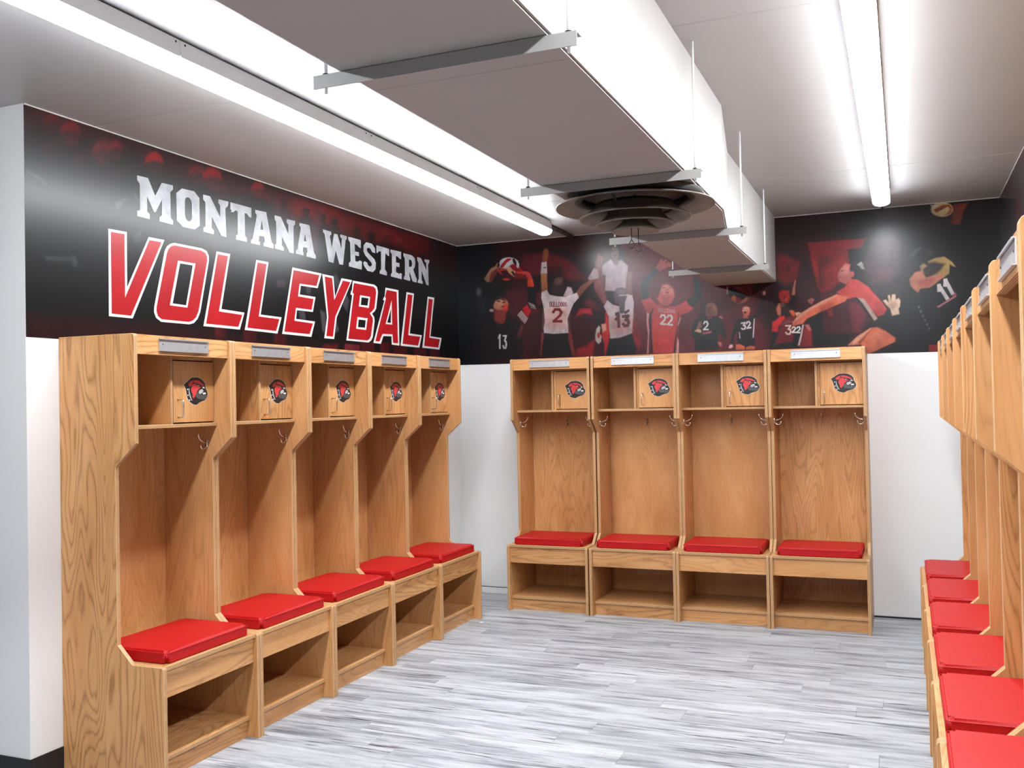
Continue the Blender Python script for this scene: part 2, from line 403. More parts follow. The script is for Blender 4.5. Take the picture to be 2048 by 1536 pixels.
# right wall mural: dark print with faint red clouds
m, nt, b = new_mat('dark_red_print')
g = NG(nt)
tc = g.n('ShaderNodeTexCoord').outputs['Object']
nz = g.noise(tc, 1.7, 4, 0.55)
c = g.ramp(nz, [(0.42, srgb(19, 18, 20)), (0.60, srgb(40, 16, 20)), (0.80, srgb(90, 20, 28))])
g.l(c, b.inputs['Base Color'])
b.inputs['Roughness'].default_value = 0.28
b.inputs['Specular IOR Level'].default_value = 0.30
M['dark_print'] = m
LETTERS = [
    ('V', [(3601, 2305),(3492, 2307),(3494, 2054),(3356, 2305),(3253, 2306),(3463, 1913),(3604, 1913)], [], [(3587, 2293),(3507, 2295),(3508, 2004),(3351, 2291),(3273, 2292),(3473, 1925),(3588, 1926)], []),
    ('O', [(3187, 2302),(2990, 2303),(2954, 2294),(2939, 2273),(2938, 2247),(3008, 1978),(3028, 1943),(3055, 1920),(3088, 1911),(3283, 1910),(3315, 1927),(3328, 1953),(3326, 1978),(3252, 2255),(3236, 2279),(3213, 2294)], [[(3148, 2207),(3058, 2208),(3110, 2004),(3203, 2005)]], [(3182, 2290),(2996, 2291),(2965, 2283),(2953, 2266),(2952, 2245),(3022, 1981),(3041, 1949),(3066, 1931),(3093, 1923),(3278, 1923),(3302, 1935),(3312, 1960),(3311, 1979),(3237, 2246),(3226, 2267),(3208, 2283)], [[(3163, 2219),(3038, 2220),(3101, 1993),(3224, 1994)]]),
    ('L', [(2879, 2303),(2771, 2304),(2847, 2007),(2661, 2003),(2701, 1909),(2986, 1909)], [], [(2869, 2290),(2790, 2290),(2868, 1993),(2680, 1989),(2714, 1923),(2966, 1923)], []),
    ('L', [(2553, 2301),(2444, 2303),(2522, 2003),(2331, 2002),(2372, 1907),(2660, 1910)], [], [(2542, 2289),(2462, 2289),(2540, 1991),(2353, 1990),(2385, 1921),(2638, 1923)], []),
    ('E', [(2220, 2301),(1920, 2300),(1965, 2206),(2139, 2203),(2151, 2150),(1990, 2150),(2020, 2057),(2182, 2055),(2191, 2003),(1999, 2001),(2040, 1906),(2328, 1908)], [], [(2208, 2287),(1945, 2287),(1978, 2218),(2152, 2214),(2170, 2137),(2011, 2136),(2034, 2069),(2192, 2068),(2210, 1991),(2022, 1988),(2058, 1922),(2307, 1922)], []),
    ('Y', [(1913, 2298),(1790, 2298),(1775, 2170),(1699, 2296),(1573, 2298),(1760, 2045),(1795, 1906),(1902, 1906),(1869, 2037)], [], [(1887, 2286),(1806, 2285),(1786, 2150),(1682, 2283),(1596, 2282),(1777, 2048),(1808, 1921),(1880, 1921),(1854, 2038)], []),
    ('B', [(1565, 2296),(1297, 2298),(1262, 2286),(1250, 2254),(1276, 2141),(1294, 2121),(1332, 2100),(1305, 2079),(1301, 2056),(1327, 1945),(1350, 1921),(1385, 1905),(1654, 1905),(1576, 2201),(1596, 2203),(1587, 2228),(1579, 2229)], [[(1461, 2198),(1374, 2199),(1388, 2149),(1473, 2147)], [(1502, 2049),(1415, 2050),(1425, 2000),(1512, 1999)]], [(1551, 2282),(1307, 2283),(1280, 2272),(1275, 2247),(1300, 2141),(1330, 2118),(1363, 2100),(1325, 2073),(1324, 2050),(1353, 1948),(1372, 1929),(1398, 1918),(1632, 1917),(1557, 2213),(1573, 2214),(1567, 2236)], [[(1480, 2210),(1353, 2211),(1373, 2135),(1499, 2135)], [(1518, 2065),(1390, 2065),(1413, 1986),(1537, 1987)]]),
    ('A', [(1146, 2294),(968, 2294),(968, 1904),(1075, 1906),(1077, 1963),(1187, 1959),(1224, 1904),(1322, 1906),(1165, 2204),(1185, 2205),(1170, 2227),(1161, 2230)], [[(1075, 2158),(1083, 2055),(1133, 2055)]], [(1131, 2279),(994, 2280),(988, 1919),(1056, 1919),(1063, 1978),(1200, 1973),(1243, 1919),(1295, 1919),(1143, 2223),(1157, 2224),(1149, 2246)], [[(1066, 2216),(1064, 2045),(1156, 2043)]]),
    ('L', [(849, 2292),(737, 2293),(813, 1998),(628, 1996),(671, 1903),(950, 1904)], [], [(833, 2278),(761, 2279),(837, 1984),(654, 1984),(692, 1917),(921, 1919)], []),
    ('L', [(523, 2291),(415, 2293),(491, 1996),(306, 1993),(345, 1902),(623, 1904)], [], [(507, 2276),(443, 2276),(511, 1984),(336, 1981),(367, 1917),(596, 1919)], []),
    ('M', [(3424, 2582),(3355, 2584),(3310, 2508),(3266, 2580),(3190, 2582),(3191, 2562),(3209, 2546),(3208, 2421),(3192, 2409),(3193, 2389),(3284, 2391),(3283, 2411),(3268, 2423),(3266, 2498),(3310, 2429),(3320, 2431),(3363, 2495),(3363, 2424),(3347, 2414),(3346, 2390),(3427, 2392),(3427, 2415),(3409, 2424),(3408, 2545),(3424, 2561)], [], None, []),
    ('O', [(3128, 2580),(3040, 2583),(3003, 2556),(3002, 2416),(3039, 2391),(3124, 2390),(3167, 2415),(3168, 2550)], [[(3094, 2543),(3079, 2544),(3064, 2534),(3059, 2519),(3060, 2446),(3066, 2432),(3079, 2425),(3094, 2428),(3105, 2438),(3109, 2456),(3108, 2523),(3103, 2537)]], None, []),
    ('N', [(2975, 2580),(2922, 2581),(2846, 2485),(2845, 2548),(2859, 2559),(2858, 2578),(2779, 2580),(2783, 2557),(2805, 2538),(2799, 2389),(2840, 2390),(2911, 2477),(2914, 2420),(2896, 2409),(2897, 2388),(2977, 2390),(2977, 2411),(2961, 2420),(2959, 2543),(2976, 2556)], [], None, []),
    ('T', [(2763, 2580),(2589, 2581),(2590, 2528),(2609, 2528),(2627, 2543),(2646, 2543),(2646, 2421),(2630, 2408),(2631, 2388),(2723, 2388),(2722, 2410),(2707, 2420),(2705, 2541),(2722, 2545),(2739, 2531),(2763, 2529),(2752, 2537),(2764, 2543)], [], None, []),
    ('A', [(2555, 2577),(2458, 2581),(2413, 2421),(2393, 2408),(2394, 2386),(2487, 2387),(2486, 2405),(2475, 2412),(2479, 2440),(2522, 2439),(2529, 2408),(2516, 2405),(2519, 2387),(2599, 2387),(2595, 2405),(2582, 2414),(2543, 2545),(2545, 2554),(2555, 2559)], [[(2500, 2531),(2487, 2477),(2512, 2476)]], None, []),
    ('N', [(2382, 2577),(2323, 2578),(2253, 2490),(2252, 2545),(2268, 2555),(2267, 2576),(2186, 2577),(2187, 2558),(2202, 2544),(2204, 2384),(2244, 2384),(2317, 2467),(2318, 2416),(2300, 2406),(2300, 2386),(2383, 2388),(2384, 2409),(2370, 2417),(2369, 2543),(2383, 2554)], [], None, []),
    ('A', [(2143, 2574),(2041, 2576),(1997, 2416),(1979, 2403),(1980, 2382),(2076, 2384),(2076, 2404),(2066, 2411),(2070, 2436),(2107, 2436),(2115, 2409),(2106, 2404),(2106, 2385),(2184, 2387),(2184, 2404),(2169, 2414),(2131, 2541),(2131, 2551),(2143, 2557)], [[(2087, 2519),(2075, 2473),(2101, 2474)]], None, []),
    ('W', [(1897, 2575),(1808, 2574),(1807, 2557),(1823, 2545),(1803, 2476),(1775, 2567),(1737, 2569),(1694, 2487),(1686, 2549),(1705, 2558),(1704, 2574),(1629, 2573),(1630, 2555),(1643, 2546),(1678, 2384),(1720, 2382),(1759, 2465),(1787, 2382),(1840, 2384),(1881, 2550),(1897, 2558)], [], None, []),
    ('E', [(1611, 2573),(1458, 2574),(1460, 2522),(1482, 2522),(1502, 2534),(1536, 2538),(1534, 2489),(1486, 2490),(1484, 2465),(1532, 2464),(1530, 2426),(1499, 2426),(1478, 2438),(1449, 2434),(1453, 2380),(1609, 2383),(1608, 2405),(1587, 2417),(1590, 2539),(1611, 2554)], [], None, []),
    ('S', [(1389, 2571),(1317, 2570),(1278, 2544),(1277, 2513),(1316, 2514),(1340, 2535),(1369, 2538),(1387, 2524),(1377, 2507),(1288, 2470),(1269, 2446),(1276, 2404),(1313, 2381),(1381, 2381),(1423, 2408),(1433, 2429),(1415, 2441),(1383, 2435),(1373, 2418),(1344, 2414),(1322, 2426),(1329, 2442),(1406, 2481),(1428, 2504),(1424, 2545)], [], None, []),
    ('T', [(1259, 2569),(1089, 2568),(1090, 2517),(1113, 2520),(1140, 2532),(1152, 2419),(1125, 2402),(1126, 2379),(1221, 2382),(1220, 2401),(1201, 2411),(1200, 2535),(1230, 2533),(1246, 2518),(1260, 2519)], [], None, []),
    ('E', [(1069, 2567),(918, 2571),(920, 2518),(944, 2519),(964, 2530),(996, 2532),(993, 2487),(945, 2487),(946, 2459),(994, 2459),(996, 2418),(948, 2411),(932, 2419),(914, 2415),(917, 2377),(1070, 2380),(1069, 2397),(1052, 2407),(1051, 2537),(1070, 2550)], [], None, []),
    ('R', [(885, 2567),(756, 2568),(718, 2553),(709, 2521),(716, 2488),(743, 2468),(706, 2419),(691, 2404),(695, 2377),(755, 2379),(799, 2445),(804, 2412),(792, 2397),(795, 2377),(886, 2381),(883, 2399),(867, 2409),(866, 2533),(886, 2547)], [[(804, 2534),(770, 2530),(758, 2511),(763, 2490),(785, 2479),(806, 2481)]], None, []),
    ('N', [(677, 2567),(618, 2566),(536, 2485),(538, 2543),(565, 2548),(562, 2565),(487, 2569),(488, 2549),(507, 2534),(504, 2377),(540, 2377),(612, 2475),(615, 2404),(598, 2396),(601, 2377),(677, 2379),(674, 2396),(659, 2406),(660, 2528),(678, 2542)], [], None, []),
]
LEFT_PRINT = [
    (58,14,18,69.9,0.80,[4052,2774,3337,2757,2027,2731,-59,2721,-48,2478,1586,2588,2681,2608,3495,2615,4054,2601]),
    (96,16,20,44.8,0.90,[2508,2682,1922,2720,1203,2716,464,2724,551,2561,1586,2588,2134,2578,2328,2588]),
    (120,20,24,30.8,0.80,[2180,2702,1699,2714,1584,2637,1925,2612,2182,2628]),
    (24,14,17,13.5,0.72,[4040,2590,4024,2647,3977,2673,3929,2666,3917,2615]),
    (48,14,18,8.1,0.90,[3948,2698,3950,2686,3956,2676,3964,2668,3974,2663,3983,2663,3991,2667,3996,2674,3998,2685,3996,2696,3990,2707,3982,2715,3973,2720,3963,2720,3955,2716,3950,2708]),
    (60,14,18,5.9,0.90,[4008,2686,4006,2705,3990,2724,3968,2732,3949,2725,3945,2706,3960,2707,3986,2702]),
    (21,6,8,4.0,0.63,[3991,2691,3959,2701,3959,2696,3989,2687]),
    (24,14,17,16.9,0.72,[3978,2568,3958,2639,3897,2671,3836,2663,3820,2598]),
    (60,18,22,10.1,0.90,[3861,2703,3864,2688,3871,2675,3881,2664,3894,2659,3906,2658,3916,2663,3922,2673,3924,2686,3922,2700,3915,2713,3905,2724,3893,2730,3880,2730,3870,2725,3863,2716]),
    (92,20,26,7.4,0.90,[3937,2688,3935,2712,3915,2736,3886,2745,3862,2736,3857,2712,3876,2714,3909,2708]),
    (27,8,9,5.1,0.63,[3915,2693,3875,2707,3875,2701,3913,2689]),
    (24,14,17,21.5,0.72,[3910,2514,3883,2604,3805,2644,3725,2633,3704,2550]),
    (72,22,26,13.0,0.90,[3758,2684,3761,2666,3770,2649,3784,2636,3800,2628,3816,2628,3829,2634,3837,2647,3840,2663,3837,2681,3828,2698,3814,2711,3799,2719,3783,2720,3769,2713,3760,2701]),
    (112,26,30,9.5,0.90,[3857,2666,3854,2696,3827,2726,3790,2738,3758,2727,3752,2696,3778,2699,3820,2691]),
    (32,9,11,6.5,0.63,[3828,2673,3775,2690,3775,2682,3826,2667]),
    (24,14,17,12.2,0.72,[3768,2620,3753,2671,3707,2695,3661,2689,3650,2643]),
    (44,12,16,7.3,0.90,[3680,2718,3682,2707,3687,2698,3695,2690,3704,2686,3713,2686,3721,2689,3726,2696,3728,2705,3726,2716,3720,2725,3713,2733,3704,2737,3695,2737,3687,2734,3682,2727]),
    (60,14,18,5.3,0.90,[3737,2707,3735,2724,3720,2741,3699,2748,3681,2742,3677,2724,3692,2726,3716,2721]),
    (19,5,7,3.6,0.63,[3721,2711,3690,2721,3690,2716,3719,2707]),
    (24,14,17,23.4,0.72,[3744,2456,3714,2554,3625,2597,3533,2584,3510,2493]),
    (70,24,28,14.1,0.90,[3571,2640,3575,2620,3585,2602,3601,2587,3619,2580,3637,2579,3652,2587,3662,2600,3665,2618,3661,2638,3651,2656,3635,2671,3617,2679,3599,2679,3584,2672,3574,2658]),
    (96,30,36,10.3,0.90,[3684,2621,3680,2654,3650,2687,3608,2700,3572,2687,3564,2654,3594,2657,3642,2648]),
    (31,10,12,7.1,0.63,[3651,2628,3591,2646,3591,2638,3648,2622]),
    (24,14,17,17.1,0.72,[3643,2535,3620,2607,3554,2639,3487,2630,3470,2565]),
    (66,22,26,10.3,0.90,[3515,2670,3518,2656,3525,2642,3537,2632,3550,2626,3563,2626,3574,2631,3582,2641,3584,2654,3581,2668,3574,2682,3562,2692,3549,2698,3536,2699,3525,2693,3517,2684]),
    (110,26,32,7.5,0.90,[3598,2656,3595,2680,3573,2704,3542,2713,3516,2705,3510,2680,3532,2682,3567,2676]),
    (29,9,11,5.1,0.63,[3574,2661,3529,2675,3530,2669,3572,2657]),
    (24,14,17,11.6,0.72,[3519,2609,3504,2659,3458,2681,3411,2675,3400,2631]),
    (40,12,14,7.0,0.90,[3430,2703,3432,2693,3438,2684,3445,2676,3455,2672,3464,2672,3472,2676,3477,2682,3478,2691,3476,2701,3471,2710,3463,2717,3454,2721,3445,2722,3437,2718,3432,2712]),
    (54,14,18,5.1,0.90,[3488,2692,3486,2709,3471,2725,3449,2732,3431,2726,3427,2709,3442,2711,3466,2706]),
    (18,5,6,3.5,0.63,[3471,2696,3440,2706,3440,2701,3470,2693]),
    (24,14,17,21.6,0.72,[3430,2496,3400,2586,3313,2626,3224,2615,3201,2532]),
    (62,24,26,12.9,0.90,[3260,2666,3264,2647,3275,2630,3290,2617,3308,2610,3325,2610,3340,2616,3349,2629,3352,2645,3349,2663,3339,2680,3324,2693,3306,2701,3288,2702,3273,2695,3264,2683]),
    (168,28,32,9.5,0.90,[3371,2648,3367,2678,3338,2708,3297,2720,3261,2709,3254,2678,3283,2681,3330,2673]),
    (27,10,11,6.5,0.63,[3339,2655,3280,2671,3280,2664,3336,2648]),
    (24,14,17,13.5,0.72,[3265,2552,3246,2609,3190,2634,3133,2627,3118,2576]),
    (40,12,16,8.1,0.90,[3156,2659,3158,2648,3165,2637,3175,2629,3186,2624,3197,2624,3207,2628,3213,2636,3215,2646,3212,2657,3206,2668,3196,2676,3185,2681,3174,2681,3164,2677,3158,2669]),
    (56,14,18,5.9,0.90,[3227,2648,3224,2667,3205,2686,3179,2693,3156,2686,3152,2667,3170,2669,3200,2664]),
    (18,5,7,4.1,0.63,[3206,2652,3168,2662,3168,2658,3204,2648]),
    (24,14,17,22.9,0.72,[3148,2487,3114,2582,3016,2625,2916,2613,2890,2524]),
    (66,20,24,13.7,0.90,[2957,2667,2961,2647,2973,2629,2990,2615,3010,2608,3030,2607,3046,2614,3057,2628,3060,2645,3056,2664,3045,2682,3028,2696,3008,2704,2988,2705,2971,2698,2960,2685]),
    (104,22,26,10.1,0.90,[3081,2648,3077,2680,3044,2712,2997,2725,2958,2713,2949,2680,2982,2683,3035,2675]),
    (29,9,10,6.9,0.63,[3045,2655,2979,2673,2979,2665,3042,2649]),
    (24,14,17,24.6,0.72,[3048,2481,3011,2584,2904,2630,2793,2617,2764,2522]),
    (76,24,28,14.8,0.90,[2838,2675,2843,2654,2856,2635,2875,2620,2897,2612,2918,2611,2937,2619,2948,2633,2952,2652,2948,2672,2935,2692,2916,2707,2895,2715,2873,2716,2854,2709,2842,2695]),
    (146,26,30,10.8,0.90,[2975,2654,2971,2689,2934,2724,2883,2738,2839,2725,2830,2690,2866,2693,2924,2684]),
    (34,10,12,7.4,0.63,[2935,2663,2862,2682,2862,2673,2932,2655]),
    (24,14,17,15.8,0.72,[2922,2498,2897,2565,2827,2594,2755,2585,2737,2524]),
    (56,22,26,9.5,0.90,[2784,2622,2787,2609,2796,2597,2808,2587,2822,2582,2836,2582,2848,2587,2856,2596,2858,2608,2855,2621,2847,2633,2835,2643,2821,2648,2807,2649,2795,2644,2787,2635]),
    (80,26,30,6.9,0.90,[2873,2610,2871,2632,2847,2654,2813,2663,2785,2654,2779,2631,2802,2634,2840,2628]),
    (25,9,11,4.7,0.63,[2848,2615,2800,2627,2800,2621,2845,2610]),
    (24,14,17,14.9,0.72,[2748,2538,2724,2601,2655,2629,2585,2621,2568,2564]),
    (54,18,22,9.0,0.90,[2614,2656,2617,2644,2625,2632,2637,2623,2651,2618,2665,2618,2676,2622,2684,2631,2686,2642,2683,2655,2675,2666,2663,2676,2650,2681,2636,2681,2624,2677,2616,2668]),
    (76,22,26,6.6,0.90,[2701,2644,2698,2665,2675,2686,2642,2694,2615,2686,2609,2665,2631,2667,2668,2661]),
    (24,8,9,4.5,0.63,[2676,2649,2629,2660,2629,2655,2673,2644]),
    (24,14,17,18.0,0.72,[2645,2549,2615,2625,2530,2659,2444,2650,2422,2581]),
    (92,28,32,10.9,0.90,[2479,2693,2483,2677,2493,2663,2508,2652,2525,2646,2542,2645,2556,2651,2565,2661,2568,2675,2565,2690,2555,2704,2540,2715,2523,2722,2506,2722,2491,2717,2482,2707]),
    (146,30,34,8.0,0.90,[2586,2677,2583,2702,2554,2728,2514,2738,2480,2729,2473,2703,2500,2705,2546,2698]),
    (41,12,14,5.4,0.63,[2555,2683,2498,2697,2498,2691,2553,2678]),
    (24,14,17,12.8,0.72,[2479,2571,2458,2626,2396,2650,2333,2643,2318,2595]),
    (46,16,20,7.7,0.90,[2359,2673,2361,2663,2369,2652,2379,2645,2392,2640,2404,2640,2415,2644,2421,2651,2424,2661,2421,2672,2414,2682,2403,2690,2391,2694,2378,2695,2368,2691,2361,2683]),
    (60,20,24,5.6,0.90,[2437,2662,2434,2681,2413,2699,2384,2706,2359,2699,2354,2681,2374,2682,2408,2678]),
    (20,7,9,3.8,0.63,[2414,2667,2372,2677,2372,2672,2412,2663]),
    (24,14,17,13.0,0.72,[2384,2554,2362,2609,2298,2633,2233,2627,2217,2577]),
    (44,14,18,7.8,0.90,[2260,2657,2262,2646,2270,2636,2281,2628,2294,2624,2307,2624,2318,2628,2325,2635,2327,2645,2324,2656,2317,2666,2306,2674,2293,2679,2280,2679,2269,2675,2262,2667]),
    (54,18,22,5.7,0.90,[2340,2646,2338,2665,2316,2683,2286,2690,2260,2683,2255,2665,2276,2667,2310,2662]),
    (19,6,8,3.9,0.63,[2317,2651,2274,2661,2274,2656,2315,2647]),
    (24,14,17,12.0,0.72,[2154,2556,2133,2607,2071,2629,2009,2623,1994,2577]),
    (40,14,16,7.2,0.90,[2034,2651,2037,2641,2044,2632,2055,2624,2067,2620,2080,2620,2090,2624,2097,2631,2099,2640,2096,2650,2089,2659,2078,2667,2066,2671,2054,2671,2043,2668,2037,2661]),
    (46,14,18,5.3,0.90,[2112,2641,2109,2658,2088,2675,2060,2682,2035,2675,2030,2658,2050,2660,2083,2655]),
    (18,6,7,3.6,0.63,[2089,2645,2048,2654,2048,2650,2087,2642]),
    (24,14,17,12.4,0.72,[1985,2547,1963,2599,1898,2622,1832,2616,1816,2569]),
    (36,12,14,7.4,0.90,[1859,2645,1861,2635,1869,2625,1880,2617,1894,2613,1906,2613,1917,2617,1924,2624,1927,2634,1924,2644,1916,2654,1905,2661,1892,2665,1879,2666,1868,2662,1861,2655]),
    (44,14,16,5.4,0.90,[1940,2635,1938,2652,1916,2670,1885,2676,1859,2670,1854,2652,1875,2654,1910,2649]),
    (16,5,6,3.7,0.63,[1917,2639,1873,2648,1873,2644,1914,2635]),
    (24,14,17,12.6,0.72,[1862,2536,1838,2589,1771,2612,1703,2606,1686,2558]),
    (34,12,14,7.6,0.90,[1730,2635,1733,2625,1741,2615,1753,2607,1766,2603,1780,2603,1791,2607,1799,2614,1801,2624,1798,2634,1790,2644,1778,2652,1765,2656,1751,2656,1740,2653,1732,2645]),
    (40,12,16,5.5,0.90,[1815,2625,1812,2643,1789,2661,1758,2667,1731,2661,1725,2643,1747,2644,1783,2640]),
    (15,5,6,3.8,0.63,[1790,2629,1745,2639,1745,2634,1788,2626]),
    (24,14,17,13.1,0.72,[1612,2516,1586,2571,1513,2596,1439,2588,1421,2538]),
    (30,12,14,7.8,0.90,[1469,2619,1472,2608,1481,2598,1494,2590,1509,2586,1523,2586,1535,2590,1543,2597,1546,2607,1543,2618,1534,2629,1521,2637,1507,2641,1492,2641,1480,2637,1472,2630]),
    (36,12,14,5.8,0.90,[1561,2609,1558,2628,1533,2646,1499,2653,1470,2646,1464,2627,1488,2629,1527,2624]),
    (13,5,6,3.9,0.63,[1534,2613,1485,2623,1485,2618,1532,2609]),
    (24,14,17,13.4,0.72,[1429,2509,1402,2566,1325,2591,1247,2584,1228,2532]),
    (30,12,14,8.1,0.90,[1279,2615,1282,2604,1291,2593,1305,2585,1320,2581,1336,2581,1349,2585,1357,2593,1360,2603,1356,2614,1347,2625,1334,2633,1318,2638,1303,2638,1290,2634,1281,2626]),
    (34,12,14,5.9,0.90,[1376,2605,1373,2624,1347,2643,1310,2650,1279,2642,1273,2623,1298,2625,1340,2620]),
    (13,5,6,4.0,0.63,[1348,2609,1296,2619,1296,2614,1345,2605]),
    (24,14,17,15.6,0.72,[1249,2530,1217,2595,1125,2625,1032,2616,1009,2557]),
    (74,20,24,9.4,0.90,[1069,2653,1073,2640,1084,2628,1100,2618,1119,2613,1137,2613,1153,2618,1163,2627,1166,2639,1162,2652,1151,2664,1135,2673,1117,2679,1098,2679,1083,2674,1073,2665]),
    (116,24,28,6.9,0.90,[1185,2640,1181,2662,1150,2684,1107,2693,1070,2684,1063,2662,1093,2664,1142,2659]),
    (33,9,10,4.7,0.63,[1152,2645,1090,2657,1090,2652,1149,2641]),
    (24,14,17,14.2,0.72,[1073,2524,1043,2584,958,2610,871,2603,849,2548]),
    (72,22,26,8.5,0.90,[906,2636,910,2624,920,2613,935,2605,952,2600,969,2600,984,2604,993,2612,996,2623,992,2635,982,2646,967,2655,950,2660,933,2660,918,2656,909,2647]),
    (112,26,30,6.2,0.90,[1014,2625,1010,2645,981,2665,941,2672,906,2665,900,2644,927,2647,974,2641]),
    (32,9,11,4.2,0.63,[983,2629,925,2640,925,2635,980,2625]),
    (24,14,17,14.5,0.72,[890,2474,859,2535,768,2561,677,2553,655,2497]),
    (50,14,18,8.7,0.90,[714,2588,718,2575,729,2564,745,2555,763,2551,781,2551,796,2555,806,2564,809,2575,805,2587,794,2598,779,2607,760,2612,742,2612,727,2608,717,2599]),
    (70,18,22,6.4,0.90,[828,2577,824,2597,793,2617,751,2625,715,2617,707,2596,737,2598,785,2593]),
    (22,6,8,4.4,0.63,[795,2581,734,2592,734,2586,792,2577]),
    (24,14,17,14.9,0.72,[712,2456,678,2518,584,2545,488,2537,464,2479]),
    (40,12,16,9.0,0.90,[526,2572,531,2560,542,2548,559,2539,578,2534,597,2534,612,2539,623,2548,626,2559,622,2572,611,2583,594,2592,575,2597,556,2597,540,2593,530,2584]),
    (46,14,18,6.5,0.90,[646,2561,642,2582,610,2603,565,2610,527,2602,520,2581,550,2583,601,2578]),
    (18,5,7,4.5,0.63,[611,2565,547,2576,548,2571,608,2561]),
    (24,14,17,13.3,0.72,[507,2470,476,2527,388,2551,300,2543,279,2492]),
    (50,14,18,8.0,0.90,[336,2575,340,2564,350,2553,365,2545,383,2541,400,2541,415,2545,424,2553,427,2563,424,2574,413,2585,398,2593,381,2597,363,2597,349,2593,339,2585]),
    (66,18,22,5.9,0.90,[446,2565,442,2584,412,2602,371,2609,336,2602,330,2583,358,2585,405,2580]),
    (22,6,8,4.0,0.63,[414,2569,355,2579,355,2574,411,2565]),
    (24,14,17,15.3,0.72,[3829,2456,3809,2520,3753,2547,3696,2538,3681,2479]),
    (36,12,16,9.2,0.90,[3719,2574,3722,2562,3728,2550,3738,2541,3749,2536,3761,2536,3770,2540,3776,2549,3778,2561,3776,2574,3770,2586,3760,2595,3749,2600,3737,2600,3728,2595,3721,2586]),
    (44,14,18,6.7,0.90,[3790,2563,3788,2585,3769,2606,3743,2613,3720,2605,3715,2583,3734,2586,3764,2580]),
    (16,5,7,4.6,0.63,[3770,2568,3732,2579,3732,2573,3768,2563]),
    (24,14,17,15.7,0.72,[3996,2455,3977,2521,3922,2550,3865,2540,3850,2480]),
    (38,13,16,9.5,0.90,[3888,2578,3891,2565,3897,2552,3907,2543,3918,2538,3929,2538,3939,2543,3945,2552,3947,2564,3944,2577,3938,2589,3928,2599,3917,2604,3906,2604,3896,2599,3890,2590]),
    (46,15,18,6.9,0.90,[3959,2566,3956,2588,3938,2610,3911,2618,3889,2609,3884,2587,3902,2589,3932,2584]),
    (17,5,7,4.7,0.63,[3938,2571,3901,2582,3901,2577,3936,2566]),
    (78,40,44,15.2,0.60,[1943,2732,1896,2679,1926,2582,1973,2437,2046,2427,2021,2566]),
    (70,46,50,12.9,0.45,[2920,2575,2875,2519,2894,2386,2850,2262,2908,2255,2943,2404]),
    (70,46,50,13.4,0.45,[2722,2600,2673,2609,2683,2499,2725,2465]),
    (70,46,50,14.3,0.45,[2396,2661,2344,2677,2318,2590,2348,2527]),
    (44,14,18,42.4,0.90,[4040,1885,3254,1897,2154,1852,161,1848,121,1751,4041,1764]),
    (104,24,34,9.3,0.80,[1915,1864,1748,1878,1749,1834,1921,1827]),
    (120,40,50,6.4,0.80,[1667,1882,1500,1883,1489,1845,1680,1837]),
    (88,22,30,13.6,0.70,[2672,1925,2553,1927,2567,1844,2662,1845]),
    (88,22,30,14.2,0.70,[2401,1908,2289,1909,2302,1822,2392,1824]),
    (88,22,30,16.6,0.70,[1480,1913,1303,1916,1324,1814,1466,1816]),
    (88,22,30,17.1,0.70,[1231,1916,1095,1916,1113,1812,1221,1815]),
    (88,22,30,17.5,0.70,[1054,1911,853,1914,877,1806,1038,1807]),
    (88,22,30,18.4,0.70,[763,1911,545,1913,572,1801,746,1803]),
    (88,22,30,18.9,0.70,[497,1900,332,1900,353,1784,486,1788]),
    (88,22,30,12.9,0.70,[2904,1930,2810,1932,2821,1852,2896,1854]),
    (84,84,92,7.9,0.70,[1803,2289,1757,2317,1702,2253,1738,2202]),
    (84,84,92,7.7,0.70,[1941,2076,1887,2065,1863,1959,1918,1940]),
    (84,84,92,7.8,0.70,[1766,2027,1734,1966,1780,1939]),
    (84,84,92,8.0,0.70,[1657,2210,1611,2167,1637,2084,1683,2128]),
    (84,84,92,7.5,0.70,[2083,2228,2031,2224,2043,2157,2084,2165]),
    (84,84,92,7.4,0.70,[2172,2071,2108,2062,2089,2004,2150,2000]),
    (92,98,104,7.0,0.35,[3442,2499,3418,2480,3387,2469,3406,2452,3437,2465]),
    (92,98,104,6.9,0.35,[3552,2432,3498,2465,3461,2465,3504,2443,3541,2400,3558,2408]),
    (92,98,104,7.0,0.35,[3446,2301,3408,2325,3396,2285,3434,2265,3452,2276]),
    (92,98,104,6.2,0.35,[3911,2427,3960,2459,4027,2479,4027,2467,3972,2446]),
    (92,98,104,6.4,0.35,[3812,2148,3786,2158,3770,2121,3792,2108]),
    (92,98,104,6.3,0.35,[3940,2137,3812,2146,3812,2133,3940,2120]),
    (86,70,76,5.7,0.80,[2375,2205,2280,2221,2291,2177,2362,2169]),
]
